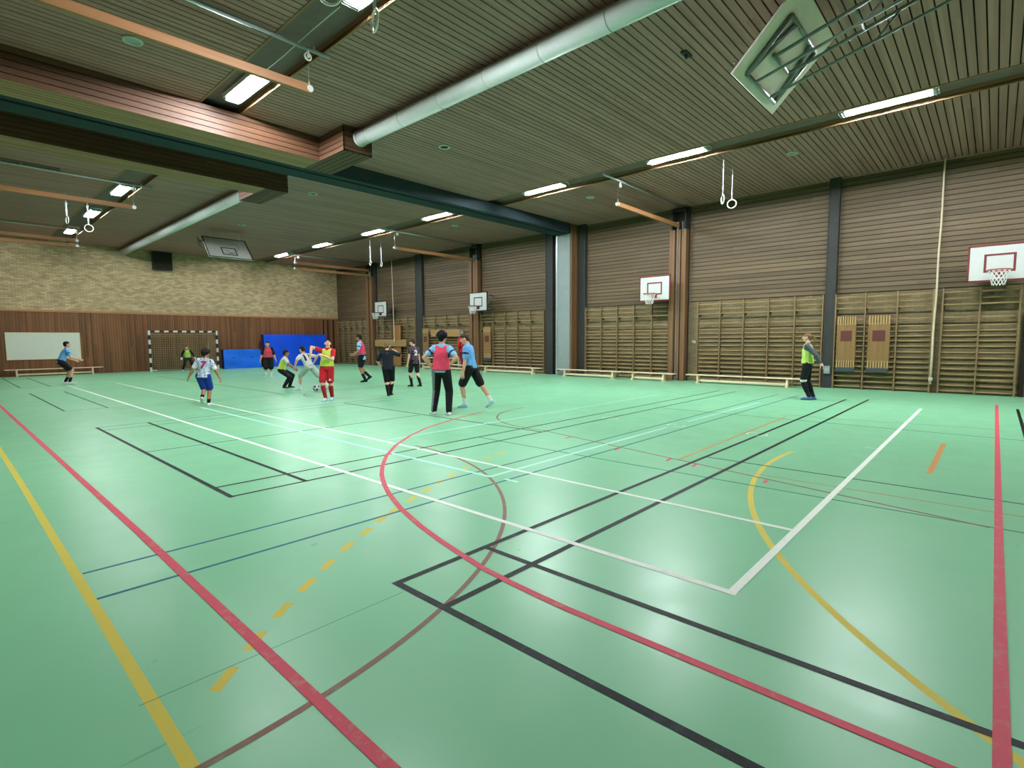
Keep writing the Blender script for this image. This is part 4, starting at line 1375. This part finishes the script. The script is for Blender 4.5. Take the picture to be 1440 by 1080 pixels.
        H_(bm, (A + Rf @ V((0, -0.025, -0.05)), (0.042, 0.05, 0.032), Rf), (A + Rf @ V((0, 0.06, -0.045)), (0.043, 0.05, 0.036), Rf), (A + Rf @ V((0, 0.012, -0.012)), (0.046, 0.060, 0.024), Rf))
        H_(bm, (A + Rf @ V((0, 0.045, -0.036)), (0.046, 0.05, 0.036), Rf), (A + Rf @ V((0, 0.145, -0.056)), (0.047, 0.042, 0.027), Rf))
        H_(bm, (A + Rf @ V((0, -0.03, -0.073)), (0.043, 0.05, 0.011), Rf), (A + Rf @ V((0, 0.15, -0.073)), (0.048, 0.045, 0.011), Rf))
        RfT = Rf.transposed()
        def scl(c, A=A, RfT=RfT):
            return 1 if (RfT @ (Vector(c) / s - A)).z < -0.066 else 0
        remeshed('shoe', bm, [fit['shoe'], fit.get('sole', M['white'])], root, 0.008 * s, 1, scl)
    # ---------------- shirt
    bm = bmesh.new()
    u = 0.016
    hem = fit.get('hem', -0.05)
    ts = [(pel + Rp @ V((0, 0, hem)), (0.180 * g, 0.137 * g, 0.035), Rp), (T(0, 0, 0.17), (0.146 * g + u * .5, 0.104 * g + u * .5, 0.08), R), (T(0, 0, 0.33), (0.150 * g + u, 0.105 * g + u, 0.12), R)]
    H_(bm, ts[0], ts[1]); H_(bm, ts[1], ts[2])
    H_(bm, ts[2], (T(-0.135, 0, 0.43), 0.073, R), (T(0.135, 0, 0.43), 0.073, R))
    H_(bm, (T(-0.09, -0.01, 0.455), 0.06, None), (T(0.09, -0.01, 0.455), 0.06, None), (T(0, -0.01, 0.485), 0.062, None))
    sl = fit.get('sleeve', 0.62)
    for k, sx in (('l', -1), ('r', 1)):
        j = J[k]
        if sl <= 1.0:
            H_(bm, (j['sh'], 0.070 * g, None), (j['sh'].lerp(j['elb'], sl), 0.063 * g, None))
        else:
            H_(bm, (j['sh'], 0.074 * g, None), (j['elb'], 0.056 * g, None)); H_(bm, (j['elb'], 0.056 * g, None), (j['elb'].lerp(j['wr'], 0.93), 0.038, None))
    shc = fit.get('shirt_cls')
    shirt = remeshed('shirt', bm, fit['shirt'], root, v, 6, (lambda c: shc(Vector(c) / s, J, R.transposed() @ (Vector(c) / s - pel))) if shc else None)
    top = shirt
    # ---------------- bib
    if fit.get('bib'):
        bm = bmesh.new()
        u = 0.034
        bh = fit.get('bib_hem', 0.0)
        tb = [(pel + Rp @ V((0, 0, bh)), (0.180 * g + u * .5, 0.137 * g + u * .5, 0.03), Rp), (T(0, 0, 0.17), (0.150 * g + u * .8, 0.108 * g + u * .8, 0.08), R), (T(0, 0, 0.32), (0.150 * g + u * .75, 0.107 * g + u, 0.115), R)]
        H_(bm, tb[0], tb[1]); H_(bm, tb[1], tb[2])
        H_(bm, tb[2], (T(-0.095, 0, 0.462), (0.052, 0.08, 0.046), R))
        H_(bm, tb[2], (T(0.095, 0, 0.462), (0.052, 0.08, 0.046), R))
        ecol = fit.get('bib_edge')
        def bcl(c):
            q = R.transposed() @ (Vector(c) / s - pel)
            if q.z > 0.25 and abs(q.x) > 0.140 * g + 0.006 - max(0, q.z - 0.40) * 0.25: return 1
            return 0
        top = remeshed('bib', bm, [fit['bib'], ecol] if ecol else fit['bib'], root, v, 7, bcl if ecol else None)
    if fit.get('hands'):       # gloves
        for k in 'lr':
            j = J[k]
            fw = (j['wr'] - j['elb']).normalized()
            bm = bmesh.new()
            H_(bm, (j['wr'] - fw * 0.03, 0.034, None), (j['wr'] + fw * 0.09, (0.047), None))
            for i in range(4):
                a_ = frame_of(fw)[0] * (0.034 - 0.022 * i)
                H_(bm, (j['wr'] + fw * 0.09 + a_, 0.015, None), (j['wr'] + fw * 0.165 + a_ * 1.15, 0.013, None))
            H_(bm, (j['wr'] + fw * 0.03, 0.02, None), (j['wr'] + fw * 0.08 + frame_of(fw)[0] * 0.07, 0.014, None))
            remeshed('glove', bm, M['white'], root, 0.008 * s, 1)
    # ---------------- back print
    if fit.get('number'):
        txt, size, zc, colm, xo = fit['number']
        cu = bpy.data.curves.new('number', 'FONT')
        cu.body = txt; cu.offset = 0.012; cu.size = size * 1.0; cu.align_x = 'CENTER'; cu.align_y = 'CENTER'
        to = bpy.data.objects.new('number', cu); C.objects.link(to)
        dg = bpy.context.evaluated_depsgraph_get()
        tm = bpy.data.meshes.new_from_object(to.evaluated_get(dg))
        bpy.data.objects.remove(to); bpy.data.curves.remove(cu)
        b = bmesh.new(); b.from_mesh(tm); bpy.data.meshes.remove(tm)
        for _ in range(3):
            es = [e for e in b.edges if e.calc_length() > 0.02]
            if not es: break
            bmesh.ops.subdivide_edges(b, edges=es, cuts=1)
            bmesh.ops.triangulate(b, faces=b.faces[:])
        bt = BVHTree.FromPolygons([vv.co.copy() for vv in top.data.vertices], [tuple(p.vertices) for p in top.data.polygons])
        fd = R @ V((0, 1, 0))
        for vv in b.verts:
            o_ = S(pel + R @ V((vv.co.x + xo, -0.6, zc + vv.co.y)))
            loc, nr, ix, ds = bt.ray_cast(o_, fd)
            vv.co = (loc if loc else o_ + fd * 0.4 * s) - fd * 0.006
        me = bpy.data.meshes.new('number'); b.to_mesh(me); b.free()
        me.materials.append(colm)
        o = bpy.data.objects.new('number', me); C.objects.link(o); o.parent = top
        o['label'] = 'number %s on the back of the shirt' % txt
    return root

sk1, sk2, sk3 = skin('skin_light', (214, 164, 140)), skin('skin_tan', (172, 122, 94)), skin('skin_fair', (226, 178, 156))
hb, hd, hl = cloth('hair_brown', (70, 52, 40)), cloth('hair_dark', (30, 24, 22)), cloth('hair_light_brown', (120, 94, 66))
BK = cloth('black_cloth', (24, 25, 28)); NV = cloth('dark_navy_cloth', (30, 34, 46)); PK = cloth('pink_bib', (226, 72, 104)); LM = cloth('lime_bib', (192, 210, 84))
LG = cloth('green_bib', (160, 200, 96)); SKY = cloth('sky_blue_cloth', (104, 164, 224)); PBL = cloth('pale_blue_cloth', (140, 190, 232)); WH = cloth('white_cloth', (226, 228, 228))
GRY = cloth('grey_kit', (196, 198, 200)); RED = cloth('red_cloth', (196, 36, 48)); RED2 = cloth('red_sock', (176, 34, 46)); BLU = cloth('royal_blue_cloth', (28, 58, 150)); DRD = cloth('deep_red_cloth', (120, 24, 32))
DGR = cloth('dark_grey_cloth', (84, 88, 98)); MG = cloth('mid_grey_cloth', (118, 122, 124)); PBS = cloth('pale_blue_shoe', (150, 206, 222)); BSH = cloth('blue_shoe', (84, 112, 160)); BSK = cloth('black_sock', (20, 20, 22)); NUM = cloth('print_dark', (30, 32, 40)); MAG = cloth('print_magenta', (170, 36, 96))
CAMO = camo('blue_white_patterned_cloth', lin(96, 120, 160), lin(214, 218, 230), lin(156, 178, 210))
CAMO2 = camo('dark_patterned_cloth', lin(34, 26, 38), lin(52, 30, 50), lin(150, 110, 136))

def stripe_sleeve(p, J, q):
    for k in 'lr':
        j = J[k]
        a, b = j['sh'], j['elb']
        d = (b - a); L = d.length; d = d / L
        f = (p - a).dot(d) / L
        if 0.34 < f < 0.48 and ((p - a) - d * (p - a).dot(d)).length < 0.11 and abs(q.x) > 0.15:
            return 1
    return 0
def cuffs(p, J, q):
    for k in 'lr':
        j = J[k]
        a, b = j['sh'], j['elb']
        d = (b - a); L = d.length; d = d / L
        f = (p - a).dot(d) / L
        if f > 0.66 and ((p - a) - d * (p - a).dot(d)).length < 0.11 and abs(q.x) > 0.15:
            return 1
    return 0
def logo_at(k, side, zc):
    def f(p, J, pel):
        j = J[k]
        c = j['hip'].lerp(j['knee'], zc)
        d = p - c
        if abs(d.z) < 0.03 and abs(d.x - 0.03 * side) < 0.035 * (0.03 - d.z) / 0.06 + 0.004 and d.y > 0.02:
            return 1
        return 0
    return f
def side_panel(p, J, pel):
    j = J['l']
    if p.x > pel.x: return 0
    t = max(0, min(1, (j['hip'].z - p.z) / max(0.1, j['hip'].z - j['ank'].z)))
    kx = j['knee']
    mid = j['hip'].lerp(kx, min(1, t * 2)) if t < 0.5 else kx.lerp(j['ank'], (t - 0.5) * 2)
    d = p - mid
    return 1 if (d.x < -0.012 and d.y < 0.035) else 0

# 1 - boy in front of the whiteboard, crouching forward, facing right
person('person in light blue shirt leaning forward in front of the whiteboard', (3.36, 25.9), 80, 1.80,
       dict(pel=(0, -0.14, 0.84), lean=24, hpitch=-14, lf=(-0.12, 0.02, 0), rf=(0.12, 0.10, 0), lh=(-0.22, 0.30, 0.86), rh=(0.24, 0.34, 0.90), le=(-0.4, -1, -.2), re=(0.4, -1, -.2)),
       dict(skin=sk1, hair=hd, shirt=[SKY, cloth('mid_blue_stripe', (44, 92, 150))], shirt_cls=stripe_sleeve, lower='shorts', lower_mats=BK, sock=0.62, sock_mat=BSK, shoe=WH, leg_to=0.75))
# 2 - goalkeeper
person('person in green bib and black kit standing in the striped goal', (9.28, 32.25), 170, 1.46,
       dict(pel=(0, 0, 0.86), side=4, lf=(-0.28, 0.05, 0), rf=(0.34, 0.12, 0), rt=-25, lt=20, lh=(-0.36, 0.18, 0.86), rh=(0.36, 0.14, 0.84)),
       dict(skin=sk1, hair=hd, shirt=BK, sleeve=1.2, bib=LG, lower='pants', lower_mats=BK, shoe=WH, hands=True))
# 3 - number 7
person('person in blue and white patterned shirt with number 7, running away', (4.43, 14.3), 14, 1.45,
       dict(pel=(0.0, 0.0, 0.90), lean=8, side=6, hyaw=-28, hpitch=4, lf=(-0.02, -0.20, 0.10), lp=48, lk=(0.1, 1, 0), rf=(0.10, 0.10, 0.0), lh=(-0.46, 0.02, 0.74), rh=(0.44, 0.02, 0.78), le=(-0.8, -0.8, 0), re=(0.8, -0.8, 0), rc=30, lc=14),
       dict(skin=sk2, hair=hd, style='puffy', girth=1.12, shirt=[CAMO, WH], shirt_cls=cuffs, sleeve=0.78, lower='shorts', lower_mats=BLU, leg_to=0.88, flare=1.1, sock=0.68, sock_mat=BSK, shoe=WH, number=('7', 0.30, 0.30, MAG, 0.0)))
# 4 - pink bib, black kit, facing camera in front of the mats
person('person in pink bib and long black shorts facing the camera before the blue mats', (9.72, 23.1), 180, 1.60,
       dict(lh=(-0.34, 0.08, 0.80), rh=(0.34, 0.08, 0.80), lf=(-0.12, 0, 0), rf=(0.13, 0.02, 0), lt=18, rt=-18),
       dict(skin=sk1, hair=hd, girth=1.2, shirt=BK, sleeve=0.9, bib=cloth('dull_pink_bib', (206, 74, 92)), bib_hem=0.04, lower='shorts', lower_mats=BK, leg_to=0.98, flare=1.15, sock=0.5, sock_mat=WH, shoe=WH))
# 5 - crouching, lime bib
person('person in lime bib and black trousers crouching with one arm forward', (7.93, 17.4), 108, 1.52,
       dict(pel=(0, -0.22, 0.72), lean=20, twist=6, hpitch=-6, hyaw=20, lf=(-0.12, 0.08, 0), rf=(0.12, -0.05, 0), lh=(-0.22, 0.22, 0.72), rh=(0.26, 0.42, 0.72), re=(0.5, -0.8, -0.3)),
       dict(skin=sk2, hair=hd, shirt=cloth('white_and_grey_tee', (206, 208, 206)), sleeve=0.62, bib=LM, bib_hem=-0.03, lower='pants', lower_mats=BK, shoe=BK))
# 6 - number 11
person('person in pale grey kit with number 11 lunging at the football', (8.0, 16.05), -48, 1.66,
       dict(pel=(0.0, -0.05, 0.80), lean=34, side=-4, twist=-14, hpitch=-4, hyaw=10, lf=(-0.05, 0.40, 0.0), rf=(0.12, -0.62, 0.02), rp=35, lt=10, lh=(-0.36, 0.24, 0.80), rh=(0.40, 0.12, 0.92), le=(-1, -0.6, 0.1), re=(0.8, -0.8, 0.2)),
       dict(skin=sk1, hair=hd, shirt=GRY, sleeve=0.7, lower='shorts', lower_mats=cloth('pale_grey_green_shorts', (168, 180, 170)), leg_to=0.85, flare=1.1, sock=0.6, sock_mat=WH, shoe=WH, number=('11', 0.34, 0.30, NUM, 0.0)))
# 7 - red kit
person('person in red kit and lime bib leaning back with arms raised to the chest', (6.92, 12.85), 205, 1.68,
       dict(pel=(0, 0.03, 0.93), lean=-7, side=-2, hpitch=-34, hyaw=28, lf=(-0.04, -0.12, 0.0), rf=(0.06, 0.10, 0), rt=-4, lt=10, lh=(-0.02, 0.25, 1.24), rh=(0.36, 0.22, 1.24), le=(-0.7, 0.3, -1), re=(0.7, 0.2, 0.9), rc=35),
       dict(skin=sk3, hair=hd, shirt=RED, sleeve=0.55, bib=LM, bib_hem=0.03, lower='shorts', lower_mats=[RED, WH], lower_cls=logo_at('l', -1, 0.72), leg_to=0.8, flare=1.1, sock=0.18, sock_mat=RED2, shoe=PBS))
# 8 - pink bib, pale blue shirt, moving left near the far bars
person('person in pink bib over pale blue shirt moving left before the far wall bars', (10.95, 17.7), -72, 1.86,
       dict(pel=(0, 0.0, 0.93), lean=6, hpitch=4, lf=(-0.08, -0.08, 0.0), rf=(0.10, -0.16, 0.05), lp=4, rp=34, lh=(-0.22, 0.26, 1.0), rh=(0.22, 0.30, 0.98), le=(-0.4, -1, 0), re=(0.4, -1, 0)),
       dict(skin=sk2, hair=hd, shirt=[PBL, cloth('dark_blue_sleeve', (40, 54, 110))], shirt_cls=stripe_sleeve, hem=-0.12, bib=PK, bib_hem=0.08, lower='shorts', lower_mats=[BK, WH], lower_cls=None, leg_to=0.75, sock=0.5, sock_mat=BSK, shoe=BK, sole=BK))
# 9 - all black
person('person all in black with long socks seen from behind, right of the red kit', (8.66, 12.65), 8, 1.58,
       dict(pel=(0.0, 0, 0.92), lean=2, side=-3, lf=(0.00, -0.10, 0), rf=(0.05, 0.14, 0), lt=0, rt=-6, lh=(-0.26, 0.20, 0.92), rh=(0.16, 0.26, 1.42), le=(-1, -0.6, 0), re=(1, 0.2, -0.6), hpitch=6),
       dict(skin=sk3, hair=hl, girth=1.12, shirt=NV, sleeve=0.85, hem=-0.08, lower='shorts', lower_mats=BK, leg_to=0.98, flare=0.95, sock=0.3, sock_mat=BSK, shoe=BK))
# 10 - dark patterned shirt
person('person in dark purple patterned shirt with long black socks, looking left', (10.92, 14.4), -38, 1.66,
       dict(lean=2, hyaw=32, hpitch=10, lf=(-0.10, 0.14, 0), rf=(0.13, -0.08, 0), lt=12, rt=-6, lh=(-0.22, 0.14, 0.80), rh=(0.26, 0.06, 0.80)),
       dict(skin=sk3, hair=hb, girth=0.95, shirt=CAMO2, sleeve=0.55, hem=-0.09, lower='shorts', lower_mats=BK, leg_to=0.82, sock=0.25, sock_mat=BSK, shoe=BK, number=('2', 0.24, 0.27, WH, 0.0)))
# 11 - man with hands on hips
person('person in pink bib and black trousers, hands on hips, back to the camera', (7.18, 8.62), 16, 1.80,
       dict(pel=(0.03, 0, 0.93), lean=3, side=2, hyaw=-2, lf=(-0.17, 0.03, 0), rf=(0.17, -0.02, 0), lt=40, rt=30, lh=(-0.17, -0.02, 0.98), rh=(0.20, -0.01, 1.02), le=(-1, -0.55, 0), re=(1, -0.55, 0), ld=(0.3, 0.8, -0.5), rd=(-0.3, 0.8, -0.5), lc=30, rc=30),
       dict(skin=sk1, hair=cloth('hair_black', (20, 18, 20)), style='puffy', shirt=[PBL, cloth('dark_band', (40, 60, 110))], shirt_cls=stripe_sleeve, bib=PK, bib_edge=cloth('bib_navy_edge', (44, 34, 74)), bib_hem=-0.01, lower='pants', lower_mats=[BK, MG], lower_cls=side_panel, shoe=WH, lower_label='black trousers with a grey side panel'))
# 12 - walker
person('person in sky blue shirt and black shorts walking left, nearest the camera', (8.42, 8.95), -66, 1.81,
       dict(pel=(0, 0.02, 0.91), lean=9, hyaw=22, hpitch=14, twist=4, lf=(-0.08, 0.20, 0.0), rf=(0.11, -0.34, 0.0), rp=28, lt=8, rt=-4, lh=(-0.25, 0.10, 0.80), rh=(0.22, 0.05, 0.80)),
       dict(skin=sk1, hair=hb, shirt=[SKY, NV], shirt_cls=stripe_sleeve, sleeve=0.72, hem=-0.01, lower='shorts', lower_mats=BK, leg_to=0.86, flare=1.15, sock=0.70, sock_mat=WH, shoe=PBS))
# 13 - person on the right with ponytail
person('person with ponytail in green bib, hands behind back, by the right wall bars', (14.95, 3.42), -84, 1.74,
       dict(pel=(0, 0.07, 0.935), lean=1, hpitch=0, hyaw=0, lf=(-0.09, 0.05, 0), rf=(0.09, -0.03, 0), lh=(-0.07, -0.20, 0.94), rh=(0.05, -0.24, 0.92), le=(-1, -0.9, 0), re=(1, -0.9, 0), ln=(0, 1, 0), rn=(0, 1, 0)),
       dict(skin=sk3, hair=hl, style='pony', girth=0.95, shirt=DGR, sleeve=1.2, bib=cloth('bright_green_bib', (186, 214, 110)), lower='shorts', lower_mats=[BK, WH], leg_to=0.95, flare=1.0,
            lower_cls=lambda p, J, pel: 1 if (p.z < J['l']['knee'].z + 0.035 and p.x < 0.0) else 0, leggings=0.55, legging_mat=BK, sock=0.4, sock_mat=cloth('charcoal_sock', (34, 36, 42)), shoe=BSH, sole=BK))
# 14 - figure in red on the bench
person('person in red clothes and grey hat behind the walking player in sky blue', (18.2, 19.98), -30, 1.72,
       dict(lean=4, lf=(-0.10, 0, 0), rf=(0.1, 0.04, 0), lh=(-0.25, 0.1, 0.85), rh=(0.25, 0.1, 0.85)),
       dict(skin=sk2, hair=hd, style='hat', girth=1.05, shirt=RED, sleeve=1.2, hem=-0.25, lower='pants', lower_mats=DRD, shoe=BK), z0=0.30)

# ------------------------------------------------------------------ football
bm = bmesh.new()
bmesh.ops.create_icosphere(bm, subdivisions=4, radius=0.11)
ico = bmesh.new(); bmesh.ops.create_icosphere(ico, subdivisions=1, radius=1.0)
iv = [v.co.normalized() for v in ico.verts]; ico.free()
for f in bm.faces:
    d = f.calc_center_median().normalized()
    f.smooth = True
    f.material_index = 1 if max(d.dot(q) for q in iv) > math.cos(0.36) else 0
ball = obj('football', bm, [cloth('ball_pale_grey', (206, 208, 210), 0.4), cloth('ball_dark', (60, 62, 70), 0.4)])
ball.location = (8.02, 15.62, 0.11)
tag(ball, 'pale football with dark patches at the feet of the person with number 11', 'football')
